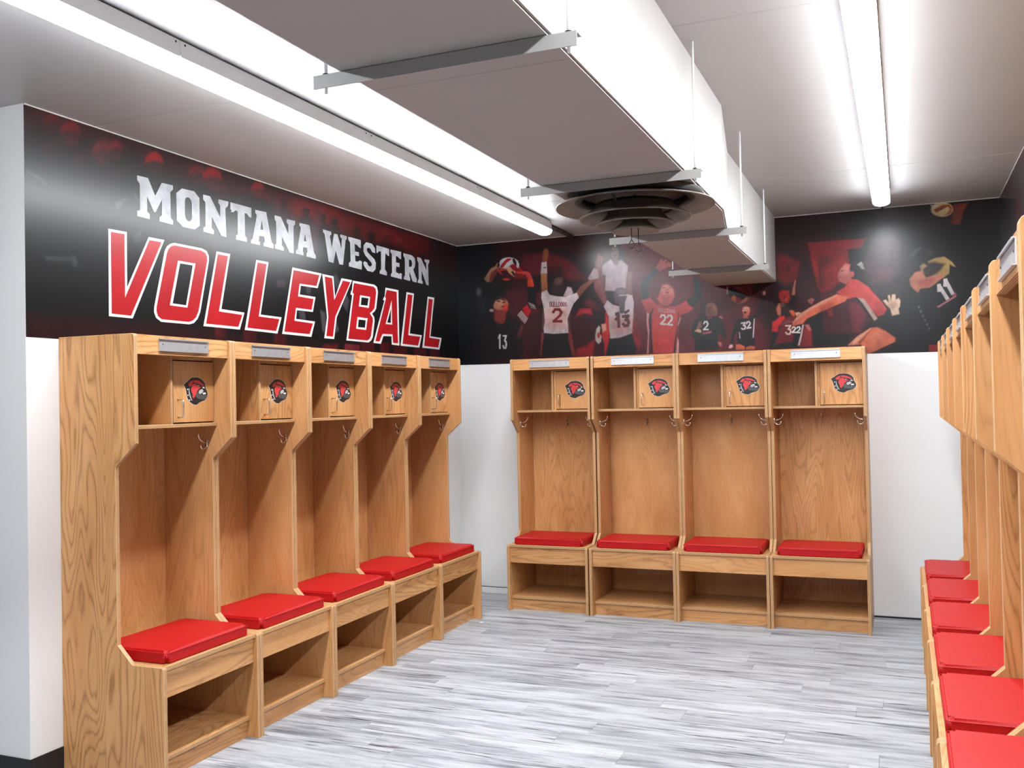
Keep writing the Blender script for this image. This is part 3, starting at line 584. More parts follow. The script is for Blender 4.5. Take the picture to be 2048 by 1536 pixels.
BACK_PRINT = [
    (16,18,23,55.4,1.00,[-37,2796,334,2805,290,1745,-59,1756]),
    (60,20,26,113.4,1.00,[419,2766,1576,2753,1551,1706,523,1738]),
    (112,38,48,109.5,0.95,[1347,2718,2016,2768,1992,1764,1326,1787]),
    (98,26,36,85.2,0.95,[1944,2775,2485,2725,2461,1747,1920,1766]),
    (70,18,24,68.8,0.95,[2435,2765,3027,2743,3001,1728,2410,1749]),
    (34,16,20,41.9,0.80,[2286,2318,2491,2305,2623,2192,2481,1886,2348,2032]),
    (20,19,21,73.0,1.00,[2931,2753,3902,2756,3873,1665,3127,1690,3197,1989,3141,2261,2957,2477]),
    (28,15,18,47.2,0.85,[2451,2746,3902,2750,3898,2595,3149,2563,2699,2574,2446,2518]),
    (100,26,34,19.1,1.00,[625,2620,742,2629,881,2600,1017,2512,1089,2418,1014,2400,902,2419,816,2527,623,2499]),
    (40,24,30,19.1,1.00,[627,2686,788,2685,932,2632,1067,2532,1127,2445,1065,2426,980,2539,881,2600,755,2640,626,2638]),
    (30,20,24,22.9,0.90,[622,2462,783,2469,890,2438,977,2378,1024,2292,1022,2174,934,2143,926,1823,608,1834]),
    (105,28,38,15.2,0.80,[848,2543,930,2525,1016,2459,977,2414,896,2438]),
    (34,20,26,18.8,0.90,[1001,2377,1126,2392,1142,2285,1218,2163,1228,2046,1153,1990,1120,2169,985,2200]),
    (130,34,44,15.1,0.50,[1054,2231,1098,2264,1140,2226,1182,2165,1108,2181]),
    (165,40,52,11.3,1.00,[1022,2186,1108,2181,1120,2133,1058,2148,983,2123]),
    (56,20,28,18.9,1.00,[983,2123,1058,2143,1126,2121,1134,1962,1065,1894,965,1886,962,2029]),
    (150,34,42,18.9,1.00,[990,1879,1065,1900,1128,1945,1112,1816,983,1821]),
    (115,34,44,11.6,0.90,[670,2314,716,2323,714,2251,688,2223,669,2260]),
    (90,28,36,15.4,0.80,[617,2221,655,2212,700,2192,654,2158,615,2166]),
    (96,30,40,23.2,0.90,[569,2625,724,2626,721,2469,633,2469,607,2490,554,2538]),
    (80,26,34,31.1,0.90,[412,2351,564,2379,603,2301,587,2188,477,2143,423,2223]),
    (84,32,40,11.6,0.90,[664,2322,711,2344,716,2256,669,2253]),
    (70,24,32,61.9,0.50,[490,2143,693,2145,714,1856,504,1826,473,1991]),
    (22,21,23,11.8,1.00,[234,2465,275,2411,358,2405,442,2451,469,2423,420,2363,356,2316,252,2309,218,2363]),
    (178,128,98,4.7,1.00,[234,2465,292,2544,334,2560,348,2585,355,2578,344,2553,361,2542,333,2532,305,2511,275,2436,255,2444]),
    (120,52,48,7.8,1.00,[291,2512,354,2533,444,2533,423,2516,361,2520,339,2496,296,2435,275,2443]),
    (70,22,28,11.7,1.00,[361,2539,499,2529,518,2471,456,2437,387,2454]),
    (190,60,55,3.9,1.00,[333,2541,423,2536,444,2527,375,2516,395,2486,374,2493,347,2521]),
    (168,28,36,3.9,1.00,[444,2546,472,2566,506,2560,540,2539,570,2502,519,2499,485,2517]),
    (214,214,218,3.1,1.00,[529,2568,523,2551,505,2538,478,2530,447,2528,416,2534,390,2546,373,2562,367,2580,374,2597,392,2611,418,2619,449,2620,480,2614,506,2602,523,2586]),
    (232,232,234,3.1,1.00,[361,2546,379,2576,418,2612,453,2620,480,2600,483,2568,444,2549,403,2539]),
    (190,34,38,2.7,1.00,[368,2545,397,2584,432,2612,463,2611,470,2601,431,2579,399,2543]),
    (24,24,28,3.1,1.00,[477,2604,494,2609,510,2589,516,2547,493,2561,483,2575]),
    (225,225,230,3.1,1.00,[497,2607,521,2588,534,2558,530,2530,513,2535,515,2572]),
    (150,24,32,3.9,1.00,[448,2549,476,2566,508,2559,514,2534,546,2513,532,2495,498,2504,471,2531]),
    (226,160,120,4.7,1.00,[423,2538,444,2546,471,2525,502,2504,497,2459,470,2480,443,2501]),
    (40,20,22,3.9,1.00,[464,2506,481,2511,498,2491,503,2465,484,2473]),
    (200,66,56,3.9,1.00,[387,2454,429,2458,453,2450,442,2439,408,2443]),
    (205,70,62,3.9,1.00,[509,2503,594,2500,620,2489,633,2463,646,2424,605,2427,586,2472,512,2491]),
    (120,36,38,7.8,1.00,[512,2490,586,2475,602,2440,497,2447,491,2466]),
    (226,74,44,3.9,1.00,[602,2433,643,2437,655,2379,638,2374,601,2377]),
    (20,19,22,6.2,1.00,[601,2377,655,2376,667,2328,669,2234,628,2211,602,2263]),
    (190,110,92,7.8,1.00,[435,2254,430,2235,415,2219,393,2209,368,2207,342,2212,321,2224,307,2242,302,2261,308,2281,323,2296,345,2306,370,2309,395,2303,417,2291,431,2273]),
    (204,140,112,7.8,1.00,[307,2280,328,2301,370,2305,411,2274,417,2248,389,2231,354,2220,316,2229]),
    (214,58,48,11.7,1.00,[396,2250,417,2261,432,2241,430,2209,409,2192,382,2206]),
    (26,22,24,7.9,1.00,[286,2282,314,2302,356,2316,404,2300,418,2277,370,2296,328,2286,310,2255,306,2223,278,2231]),
    (60,30,30,3.9,1.00,[331,2282,356,2290,376,2276,356,2276]),
    (60,26,28,3.9,1.00,[383,2273,407,2278,411,2265,393,2263]),
    (130,40,38,3.9,1.00,[369,2238,403,2252,400,2237,382,2231]),
    (200,160,150,3.9,1.00,[311,2213,310,2209,306,2205,300,2203,293,2202,286,2204,280,2206,276,2210,275,2215,276,2219,280,2223,286,2225,293,2225,300,2224,306,2221,310,2217]),
    (140,56,50,11.7,1.00,[316,2216,416,2198,408,2128,393,2103,352,2105,317,2126]),
    (22,21,23,15.6,1.00,[304,2133,338,2106,379,2098,421,2127,490,2149,557,2095,554,1925,538,1818,192,1830,182,2004,212,2099]),
    (190,34,46,4.6,1.00,[557,2215,595,2241,611,2206,627,2199,599,2146,563,2183]),
    (216,190,190,2.3,0.80,[510,2164,546,2198,551,2193,515,2157]),
    (216,190,190,2.3,0.80,[519,2153,554,2189,559,2183,525,2147]),
    (216,190,190,2.3,0.80,[529,2143,562,2179,567,2174,534,2136]),
    (216,190,190,2.3,0.80,[538,2132,570,2170,575,2165,543,2125]),
    (216,190,190,2.3,0.80,[547,2121,578,2161,583,2156,552,2115]),
    (216,190,190,2.3,0.80,[556,2111,586,2152,591,2146,562,2104]),
    (216,190,190,2.3,0.80,[566,2100,594,2142,599,2137,571,2094]),
    (214,190,190,2.3,0.70,[605,2260,655,2235,658,2227,608,2251]),
    (214,190,190,2.3,0.70,[610,2247,658,2226,662,2219,613,2240]),
    (214,190,190,2.3,0.70,[615,2234,661,2217,665,2212,619,2228]),
    (214,190,190,2.3,0.70,[621,2221,665,2208,668,2204,624,2216]),
    (90,36,40,7.8,1.00,[544,2089,561,2095,549,2039,535,1992,501,1993,508,2021]),
    (120,125,132,19.8,0.70,[203,2364,201,2353,197,2345,192,2339,185,2338,179,2340,174,2346,170,2355,169,2366,170,2376,174,2385,180,2390,187,2392,193,2389,198,2383,202,2374]),
    (36,36,40,35.6,0.80,[240,2259,237,2239,228,2223,215,2212,200,2209,185,2214,173,2226,165,2243,163,2263,166,2283,175,2299,188,2309,202,2312,217,2307,229,2296,237,2278]),
    (228,230,234,2.7,1.00,[351,1986,367,2020,355,2024,340,1991]),
    (228,230,234,2.7,1.00,[353,2023,350,1908,363,1908,365,2022]),
    (228,230,234,2.7,1.00,[383,2004,416,2001,417,2013,383,2015]),
    (228,230,234,2.7,1.00,[407,2013,392,1968,404,1964,419,2010]),
    (228,230,234,2.7,1.00,[392,1970,409,1954,417,1962,401,1978]),
    (228,230,234,2.7,1.00,[403,1965,406,1933,418,1934,415,1966]),
    (228,230,234,2.7,1.00,[407,1944,398,1909,411,1906,419,1941]),
    (228,230,234,2.7,1.00,[411,1918,387,1919,386,1908,410,1906]),
    (228,230,234,2.7,1.00,[399,1910,390,1937,378,1935,387,1907]),
    (150,84,56,5.8,1.00,[728,2570,732,2624,739,2659,755,2667,777,2653,779,2626,762,2555]),
    (176,112,72,5.8,1.00,[713,2474,761,2471,764,2338,716,2323]),
    (206,192,196,3.9,1.00,[721,2561,761,2561,764,2471,711,2474]),
    (70,60,66,3.8,1.00,[736,2524,757,2522,757,2512,736,2514]),
    (150,92,70,5.7,1.00,[994,2306,1026,2352,1095,2394,1144,2397,1088,2348,1015,2269]),
    (205,184,186,3.8,1.00,[1089,2412,1140,2486,1170,2472,1178,2406,1101,2397]),
    (176,110,104,7.5,1.00,[1149,2491,1166,2554,1179,2583,1209,2563,1208,2533,1176,2471]),
    (200,180,186,5.7,1.00,[893,2289,926,2358,957,2350,970,2308,937,2274]),
    (214,198,202,3.8,1.00,[716,2329,758,2345,779,2307,842,2292,905,2282,1000,2309,1015,2269,973,2230,947,2178,920,2114,927,2007,804,2004,728,2016,726,2052,740,2106,729,2214,712,2288]),
    (196,146,134,34.4,0.70,[745,2201,935,2203,914,2109,919,2043,805,2036,735,2064]),
    (52,38,40,7.6,1.00,[786,2343,813,2413,846,2441,884,2432,901,2383,900,2330,880,2289,811,2297]),
    (110,80,70,11.5,0.80,[826,2424,865,2440,893,2420,876,2385,844,2375,819,2395]),
    (40,32,34,15.3,0.80,[848,2525,886,2528,897,2467,884,2432,846,2441]),
    (118,30,40,1.9,1.00,[777,2254,777,2214,782,2214,783,2254]),
    (118,30,40,1.9,1.00,[777,2214,791,2213,791,2218,777,2219]),
    (118,30,40,1.9,1.00,[791,2213,797,2225,791,2228,785,2215]),
    (118,30,40,1.9,1.00,[797,2223,791,2237,786,2235,791,2222]),
    (118,30,40,1.9,1.00,[792,2236,778,2237,777,2232,791,2231]),
    (118,30,40,1.9,1.00,[791,2231,796,2243,791,2245,786,2233]),
    (118,30,40,1.9,1.00,[796,2241,792,2254,786,2253,791,2239]),
    (118,30,40,1.9,1.00,[792,2254,778,2255,778,2250,792,2248]),
    (118,30,40,1.9,1.00,[795,2253,795,2220,800,2220,801,2252]),
    (118,30,40,1.9,1.00,[794,2223,800,2212,805,2214,799,2226]),
    (118,30,40,1.9,1.00,[799,2213,809,2212,809,2218,799,2218]),
    (118,30,40,1.9,1.00,[808,2212,815,2222,810,2225,803,2215]),
    (118,30,40,1.9,1.00,[814,2219,814,2251,809,2252,808,2220]),
    (118,30,40,1.9,1.00,[813,2251,812,2213,818,2212,819,2251]),
    (118,30,40,1.9,1.00,[813,2212,831,2211,831,2217,813,2217]),
    (118,30,40,1.9,1.00,[831,2250,830,2212,836,2211,837,2249]),
    (118,30,40,1.9,1.00,[831,2211,849,2210,849,2216,831,2217]),
    (118,30,40,1.9,1.00,[849,2248,848,2211,854,2211,854,2248]),
    (118,30,40,1.9,1.00,[849,2210,861,2210,861,2215,849,2216]),
    (118,30,40,1.9,1.00,[860,2209,868,2222,863,2225,855,2212]),
    (118,30,40,1.9,1.00,[867,2220,868,2237,862,2237,861,2220]),
    (118,30,40,1.9,1.00,[868,2234,861,2248,856,2246,863,2232]),
    (118,30,40,1.9,1.00,[862,2247,849,2248,849,2243,862,2242]),
    (118,30,40,1.9,1.00,[872,2244,881,2230,886,2233,877,2247]),
    (118,30,40,1.9,1.00,[880,2236,879,2219,885,2218,885,2235]),
    (118,30,40,1.9,1.00,[881,2224,872,2212,876,2208,886,2221]),
    (118,30,40,1.9,1.00,[879,2211,870,2225,865,2222,874,2208]),
    (118,30,40,1.9,1.00,[872,2219,872,2236,866,2237,866,2220]),
    (118,30,40,1.9,1.00,[870,2231,880,2243,875,2247,865,2234]),
    (118,30,40,1.9,1.00,[904,2235,894,2245,890,2242,900,2232]),
    (118,30,40,1.9,1.00,[893,2245,883,2233,888,2230,897,2242]),
    (118,30,40,1.9,1.00,[884,2235,884,2218,889,2218,890,2235]),
    (118,30,40,1.9,1.00,[883,2221,892,2208,897,2210,888,2224]),
    (118,30,40,1.9,1.00,[893,2207,903,2216,899,2220,889,2211]),
    (118,30,40,1.9,1.00,[902,2214,903,2228,897,2228,897,2215]),
    (118,30,40,1.9,1.00,[902,2228,892,2229,892,2224,902,2223]),
    (118,30,40,1.9,1.00,[921,2236,911,2243,908,2239,918,2232]),
    (118,30,40,1.9,1.00,[911,2243,901,2235,905,2231,915,2239]),
    (118,30,40,1.9,1.00,[901,2236,903,2224,909,2225,907,2237]),
    (118,30,40,1.9,1.00,[903,2225,917,2220,919,2225,904,2230]),
    (118,30,40,1.9,1.00,[913,2225,915,2213,920,2214,919,2226]),
    (118,30,40,1.9,1.00,[917,2219,907,2211,911,2207,921,2215]),
    (118,30,40,1.9,1.00,[914,2211,904,2218,901,2214,911,2207]),
    (112,24,34,2.3,1.00,[811,2158,836,2192,819,2204,793,2171]),
    (112,24,34,2.3,1.00,[814,2182,865,2179,866,2199,814,2202]),
    (112,24,34,2.3,1.00,[843,2191,869,2155,887,2166,861,2202]),
    (112,24,34,2.3,1.00,[867,2179,848,2141,868,2132,886,2170]),
    (112,24,34,2.3,1.00,[861,2157,797,2104,812,2089,875,2142]),
    (112,24,34,2.3,1.00,[802,2092,879,2088,880,2108,802,2112]),
    (24,25,28,5.7,1.00,[728,2013,804,2004,912,2005,929,1941,953,1881,964,1827,698,1837,713,1933]),
    (120,46,44,5.7,1.00,[931,2042,950,2018,966,1892,980,1838,952,1828,923,1971]),
    (120,50,46,5.8,1.00,[709,2023,727,2010,713,1921,702,1837,692,1837,700,1921]),
    (196,176,186,5.6,1.00,[1202,2499,1275,2543,1299,2503,1348,2535,1403,2484,1392,2374,1381,2294,1222,2310,1230,2426,1206,2434]),
    (214,196,204,11.2,0.80,[1207,2492,1275,2534,1304,2491,1353,2525,1394,2485,1381,2427,1249,2431,1212,2439]),
    (150,118,116,7.5,1.00,[1277,2616,1290,2636,1320,2636,1337,2611,1340,2582,1324,2542,1329,2501,1299,2497,1288,2545,1273,2575]),
    (70,52,58,14.9,1.00,[1277,2616,1284,2636,1314,2639,1350,2628,1379,2579,1372,2533,1342,2529,1340,2588,1326,2621,1296,2626]),
    (90,60,62,3.7,1.00,[1280,2607,1298,2609,1298,2602,1280,2601]),
    (90,60,62,3.7,1.00,[1310,2609,1331,2608,1331,2601,1312,2602]),
    (120,70,70,3.7,1.00,[1288,2574,1315,2573,1312,2564,1291,2565]),
    (150,104,100,11.1,1.00,[1396,2444,1429,2430,1431,2267,1389,2258,1381,2305]),
    (150,80,84,7.5,1.00,[1138,2403,1181,2400,1221,2280,1238,2232,1213,2205,1172,2272,1142,2320]),
    (170,104,104,18.8,0.50,[1147,2503,1173,2583,1209,2560,1202,2499,1233,2268,1197,2282,1175,2401]),
    (40,42,50,7.5,1.00,[1225,2306,1282,2297,1287,2264,1301,2217,1280,2195,1244,2232]),
    (206,190,196,3.7,1.00,[1210,2193,1238,2238,1280,2201,1328,2186,1384,2276,1431,2262,1442,2209,1433,2093,1425,1984,1328,1953,1256,1948,1246,2033,1247,2115]),
    (190,134,128,37.2,0.70,[1259,2102,1428,2117,1419,1990,1262,1974]),
    (96,84,92,7.4,1.00,[1288,2282,1307,2322,1343,2328,1382,2317,1392,2258,1376,2218,1368,2132,1332,2134,1328,2204,1298,2217]),
    (150,136,144,11.2,0.50,[1300,2305,1343,2319,1378,2300,1378,2276,1330,2279]),
    (190,176,180,3.7,1.00,[1330,2274,1389,2270,1389,2261,1329,2262]),
    (90,50,56,3.7,1.00,[1296,2141,1327,2146,1332,2122,1296,2115]),
    (90,50,56,3.7,1.00,[1363,2144,1402,2162,1410,2147,1374,2123]),
    (98,48,56,2.2,1.00,[1306,2077,1336,2111,1319,2126,1288,2092]),
    (98,48,56,2.2,1.00,[1310,2121,1311,2027,1334,2026,1333,2121]),
    (98,48,56,2.2,1.00,[1349,2098,1407,2102,1404,2124,1346,2120]),
    (98,48,56,2.2,1.00,[1391,2126,1364,2082,1383,2070,1411,2114]),
    (98,48,56,2.2,1.00,[1366,2076,1400,2065,1406,2086,1373,2096]),
    (98,48,56,2.2,1.00,[1381,2084,1391,2050,1413,2055,1403,2089]),
    (98,48,56,2.2,1.00,[1393,2074,1376,2038,1397,2028,1413,2064]),
    (98,48,56,2.2,1.00,[1399,2053,1357,2050,1359,2028,1400,2031]),
    (98,48,56,2.2,1.00,[1382,2040,1360,2066,1342,2053,1364,2026]),
    (28,32,38,5.6,1.00,[1238,1949,1328,1950,1424,1981,1446,1902,1456,1809,1222,1818]),
    (160,40,48,11.1,0.90,[1433,2082,1462,2046,1489,1940,1475,1860,1446,1902,1427,1984]),
    (190,44,48,7.5,1.00,[1224,2163,1244,2103,1247,1957,1230,1888,1210,1818,1206,1912,1189,1971,1197,2047,1219,2064]),
    (200,180,178,5.6,1.00,[1148,2026,1167,2049,1179,2036,1172,1990,1186,1971,1182,1930,1164,1914,1140,1938,1138,1979]),
    (220,150,130,7.5,1.00,[1188,2059,1222,2063,1227,2016,1196,2000]),
    (186,60,56,3.8,1.00,[1177,1978,1176,1970,1173,1963,1169,1958,1165,1957,1160,1959,1156,1964,1154,1971,1153,1979,1154,1987,1157,1994,1161,1998,1166,1999,1170,1997,1174,1993,1177,1986]),
    (196,92,92,5.1,1.00,[1609,2455,1653,2515,1667,2509,1682,2511,1702,2497,1731,2470,1725,2456,1681,2445,1641,2423]),
    (110,36,40,3.7,1.00,[1662,2497,1670,2514,1682,2508,1677,2499]),
    (110,36,40,3.7,1.00,[1682,2489,1702,2497,1704,2489,1689,2483]),
    (40,52,60,5.2,1.00,[1604,2455,1633,2429,1564,2345,1551,2307,1564,2237,1526,2224,1499,2231,1494,2330,1515,2383,1545,2396]),
    (38,42,48,4.3,1.00,[1884,2367,1908,2358,1937,2335,1940,2282,1948,2233,1923,2177,1884,2148,1850,2166,1834,2201,1886,2232,1894,2275]),
    (204,70,74,5.5,1.00,[1501,2221,1526,2225,1566,2237,1605,2188,1635,2181,1674,2162,1714,2165,1753,2162,1832,2197,1850,2166,1879,2143,1849,2116,1786,2097,1785,2073,1764,2001,1747,1929,1735,1823,1577,1829,1570,1962,1568,2109,1539,2140,1520,2176]),
    (206,64,64,29.2,0.90,[1583,2108,1762,2118,1748,1954,1725,1823,1582,1829,1575,1962]),
    (170,60,70,29.4,0.70,[1521,2210,1590,2196,1583,2108,1553,2110,1529,2150]),
    (226,104,100,7.3,1.00,[1616,2234,1638,2301,1658,2329,1698,2334,1727,2315,1741,2275,1747,2236,1739,2217,1719,2189,1694,2168,1660,2173,1635,2189]),
    (238,150,138,18.2,0.80,[1643,2301,1663,2324,1703,2326,1727,2305,1736,2265,1716,2247,1676,2255,1647,2271]),
    (80,34,40,7.3,1.00,[1648,2322,1673,2335,1703,2335,1727,2320,1734,2295,1708,2323,1678,2328,1655,2317,1637,2272,1624,2233,1617,2244,1628,2292]),
    (120,50,54,3.7,1.00,[1655,2305,1678,2309,1680,2302,1660,2299]),
    (120,50,54,3.6,1.00,[1705,2304,1724,2301,1722,2296,1707,2298]),
    (190,80,78,7.3,0.80,[1685,2298,1702,2292,1704,2282,1682,2284]),
    (176,60,62,3.6,1.00,[1677,2273,1706,2273,1704,2260,1681,2260]),
    (40,20,26,5.5,1.00,[1561,2119,1585,2162,1590,2157,1573,2109,1570,1962,1577,1829,1564,1830,1558,1962]),
    (40,16,22,4.4,1.00,[1771,2118,1779,2112,1770,2050,1753,1953,1737,1823,1728,1823,1743,1939,1762,2026]),
    (222,160,164,5.1,1.00,[1539,2130,1554,2120,1547,2061,1553,1987,1546,1914,1544,1828,1532,1828,1543,1963,1535,2071]),
    (226,170,172,3.6,1.00,[1788,2083,1790,2075,1769,2021,1764,2031]),
    (226,160,164,4.7,1.00,[1762,1934,1770,1909,1767,1822,1747,1823,1751,1856]),
    (240,226,226,2.2,1.00,[1643,2082,1657,2105,1645,2112,1632,2089]),
    (240,226,226,2.2,1.00,[1643,2099,1671,2096,1672,2108,1644,2111]),
    (240,226,226,2.2,1.00,[1658,2104,1672,2079,1683,2084,1670,2110]),
    (240,226,226,2.2,1.00,[1671,2093,1662,2067,1674,2062,1683,2089]),
    (240,226,226,2.2,1.00,[1668,2077,1632,2041,1642,2032,1678,2068]),
    (240,226,226,2.2,1.00,[1635,2035,1680,2028,1681,2041,1636,2047]),
    (240,226,226,2.2,1.00,[1693,2077,1707,2100,1696,2107,1682,2083]),
    (240,226,226,2.2,1.00,[1693,2093,1722,2090,1723,2103,1694,2106]),
    (240,226,226,2.2,1.00,[1709,2099,1722,2073,1733,2078,1720,2105]),
    (240,226,226,2.2,1.00,[1721,2087,1711,2060,1724,2056,1733,2083]),
    (240,226,226,2.2,1.00,[1718,2071,1682,2034,1691,2025,1727,2062]),
    (240,226,226,2.2,1.00,[1684,2028,1729,2021,1730,2034,1686,2040]),
    (226,170,170,1.8,1.00,[1622,2157,1621,2129,1626,2128,1627,2156]),
    (226,170,170,1.8,1.00,[1622,2128,1633,2127,1634,2131,1622,2133]),
    (226,170,170,1.8,1.00,[1633,2127,1638,2135,1634,2138,1629,2129]),
    (226,170,170,1.8,1.00,[1638,2134,1633,2144,1629,2142,1634,2132]),
    (226,170,170,1.8,1.00,[1634,2143,1622,2145,1622,2141,1633,2139]),
    (226,170,170,1.8,1.00,[1633,2139,1638,2148,1634,2150,1629,2141]),
    (226,170,170,1.8,1.00,[1638,2146,1634,2156,1629,2155,1633,2145]),
    (226,170,170,1.8,1.00,[1634,2156,1623,2157,1622,2153,1634,2151]),
    (226,170,170,1.8,1.00,[1638,2155,1638,2131,1642,2131,1643,2154]),
    (226,170,170,1.8,1.00,[1637,2134,1642,2125,1646,2127,1641,2136]),
    (226,170,170,1.8,1.00,[1641,2126,1649,2125,1650,2129,1642,2130]),
    (226,170,170,1.8,1.00,[1648,2124,1654,2132,1650,2134,1645,2127]),
    (226,170,170,1.8,1.00,[1653,2130,1654,2153,1649,2153,1649,2130]),
    (226,170,170,1.8,1.00,[1654,2152,1654,2125,1658,2124,1659,2152]),
    (226,170,170,1.8,1.00,[1654,2124,1669,2122,1669,2127,1654,2129]),
    (226,170,170,1.8,1.00,[1670,2150,1670,2122,1674,2122,1675,2150]),
    (226,170,170,1.8,1.00,[1670,2122,1685,2120,1685,2125,1670,2126]),
    (226,170,170,1.8,1.00,[1686,2148,1686,2120,1690,2120,1691,2148]),
    (226,170,170,1.8,1.00,[1686,2120,1696,2119,1697,2123,1686,2124]),
    (226,170,170,1.8,1.00,[1695,2118,1702,2128,1698,2130,1692,2121]),
    (226,170,170,1.8,1.00,[1701,2126,1702,2139,1697,2139,1697,2126]),
    (226,170,170,1.8,1.00,[1702,2137,1696,2148,1692,2146,1698,2135]),
    (226,170,170,1.8,1.00,[1697,2147,1687,2149,1687,2144,1697,2143]),
    (226,170,170,1.8,1.00,[1707,2144,1715,2133,1718,2135,1711,2146]),
    (226,170,170,1.8,1.00,[1713,2137,1713,2124,1717,2124,1718,2137]),
    (226,170,170,1.8,1.00,[1715,2128,1707,2119,1710,2116,1718,2126]),
    (226,170,170,1.8,1.00,[1712,2119,1705,2130,1701,2127,1709,2116]),
    (226,170,170,1.8,1.00,[1706,2125,1707,2139,1702,2139,1702,2126]),
    (226,170,170,1.8,1.00,[1705,2134,1713,2143,1710,2146,1701,2137]),
    (226,170,170,1.8,1.00,[1734,2136,1726,2144,1723,2141,1731,2133]),
    (226,170,170,1.8,1.00,[1725,2144,1717,2135,1721,2132,1729,2141]),
    (226,170,170,1.8,1.00,[1718,2137,1718,2123,1722,2123,1722,2136]),
    (226,170,170,1.8,1.00,[1717,2125,1725,2114,1728,2117,1721,2128]),
    (226,170,170,1.8,1.00,[1725,2114,1734,2120,1731,2124,1723,2118]),
    (226,170,170,1.8,1.00,[1733,2119,1734,2130,1729,2130,1729,2120]),
    (226,170,170,1.8,1.00,[1733,2130,1725,2131,1725,2127,1733,2126]),
    (226,170,170,1.8,1.00,[1750,2135,1742,2142,1739,2139,1747,2132]),
    (226,170,170,1.8,1.00,[1742,2142,1733,2136,1736,2132,1745,2138]),
    (226,170,170,1.8,1.00,[1734,2137,1735,2127,1740,2127,1738,2137]),
    (226,170,170,1.8,1.00,[1735,2128,1747,2123,1748,2127,1736,2132]),
    (226,170,170,1.8,1.00,[1744,2127,1745,2117,1749,2118,1748,2127]),
    (226,170,170,1.8,1.00,[1747,2122,1739,2116,1741,2112,1750,2118]),
    (226,170,170,1.8,1.00,[1744,2116,1736,2122,1733,2119,1741,2112]),
    (120,34,44,14.8,0.80,[1442,2081,1471,2035,1489,1951,1469,1922,1444,1967,1436,2027]),
    (30,29,32,4.3,1.00,[1889,2059,1925,2075,1967,2069,2016,2070,2061,2064,2085,2042,2107,1964,2118,1919,2095,1916,2069,1956,2047,1932,2055,1834,1884,1837,1886,1922,1865,1940,1870,2000]),
    (56,30,36,7.2,1.00,[1930,2117,1931,2166,1956,2182,1987,2181,1990,2156,1968,2129,1960,2080,1938,2050,1925,2068]),
    (150,92,76,6.4,1.00,[1969,2143,1980,2167,2011,2176,2036,2164,2052,2131,2055,2096,2044,2076,2016,2081,1985,2072,1968,2094]),
    (196,130,96,7.2,0.80,[2018,2147,2032,2164,2045,2139,2052,2107,2031,2111]),
    (110,70,66,14.3,0.80,[1972,2143,2004,2141,2009,2092,1974,2086]),
    (150,100,88,7.2,0.80,[1917,2040,1935,2046,1937,2004,1916,1991,1887,1975,1902,1992]),
    (204,164,140,4.3,1.00,[1884,1975,1909,1991,1930,1983,1937,1972,1929,1962,1908,1967]),
    (200,120,120,4.3,1.00,[2061,2075,2078,2072,2092,2059,2078,2056]),
    (150,60,66,3.6,1.00,[1981,2065,2012,2069,2012,2060,1977,2056]),
    (176,80,100,3.6,1.00,[1943,1963,2008,1972,2008,1957,1945,1947]),
    (190,96,90,4.3,1.00,[2050,1890,2071,1889,2079,1871,2071,1854,2060,1869]),
    (240,236,236,1.8,1.00,[1957,2020,1968,2040,1959,2046,1948,2026]),
    (240,236,236,1.8,1.00,[1958,2035,1980,2033,1980,2044,1958,2045]),
    (240,236,236,1.8,1.00,[1969,2040,1980,2019,1989,2024,1979,2045]),
    (240,236,236,1.8,1.00,[1979,2031,1972,2008,1982,2005,1989,2028]),
    (240,236,236,1.8,1.00,[1977,2017,1946,1984,1954,1977,1985,2010]),
    (240,236,236,1.8,1.00,[1949,1979,1987,1977,1988,1987,1949,1989]),
    (36,26,30,4.6,1.00,[2188,2044,2229,2056,2266,2050,2304,2069,2338,2101,2359,2141,2387,2209,2386,2147,2358,2080,2317,2047,2308,1972,2312,1855,2248,1847,2224,1855,2184,1871,2193,1960,2171,1933,2156,1868,2136,1869,2151,1945,2170,2000]),
    (214,110,92,4.9,1.00,[2227,2108,2234,2128,2255,2135,2278,2125,2283,2098,2273,2070,2256,2061,2236,2069]),
    (240,180,160,8.8,0.80,[2234,2121,2255,2130,2275,2122,2274,2105,2250,2103,2233,2100]),
    (60,20,24,2.8,1.00,[2237,2097,2250,2099,2259,2092,2250,2080,2240,2086]),
    (100,36,40,2.1,1.00,[2234,2114,2244,2115,2244,2112,2234,2110]),
    (100,36,40,2.1,1.00,[2256,2115,2268,2114,2267,2110,2256,2111]),
    (190,90,80,4.2,1.00,[2229,2064,2263,2062,2270,2050,2232,2050]),
    (214,200,206,1.8,1.00,[2216,2010,2248,2014,2247,2024,2215,2021]),
    (214,200,206,1.8,1.00,[2241,2025,2227,1999,2236,1994,2250,2020]),
    (214,200,206,1.8,1.00,[2228,1996,2246,1992,2248,2002,2230,2006]),
    (214,200,206,1.8,1.00,[2237,2000,2243,1982,2253,1986,2247,2003]),
    (214,200,206,1.8,1.00,[2243,1994,2235,1973,2245,1969,2253,1990]),
    (214,200,206,1.8,1.00,[2245,1981,2222,1977,2224,1967,2247,1971]),
    (214,200,206,1.8,1.00,[2234,1973,2221,1987,2214,1979,2227,1966]),
    (214,200,206,1.8,1.00,[2258,2005,2266,2024,2257,2028,2249,2010]),
    (214,200,206,1.8,1.00,[2257,2017,2277,2019,2276,2030,2255,2027]),
    (214,200,206,1.8,1.00,[2266,2024,2278,2008,2286,2015,2274,2030]),
    (214,200,206,1.8,1.00,[2276,2020,2271,2000,2281,1998,2286,2017]),
    (214,200,206,1.8,1.00,[2275,2009,2252,1978,2260,1972,2283,2003]),
    (214,200,206,1.8,1.00,[2256,1972,2289,1978,2287,1988,2254,1983]),
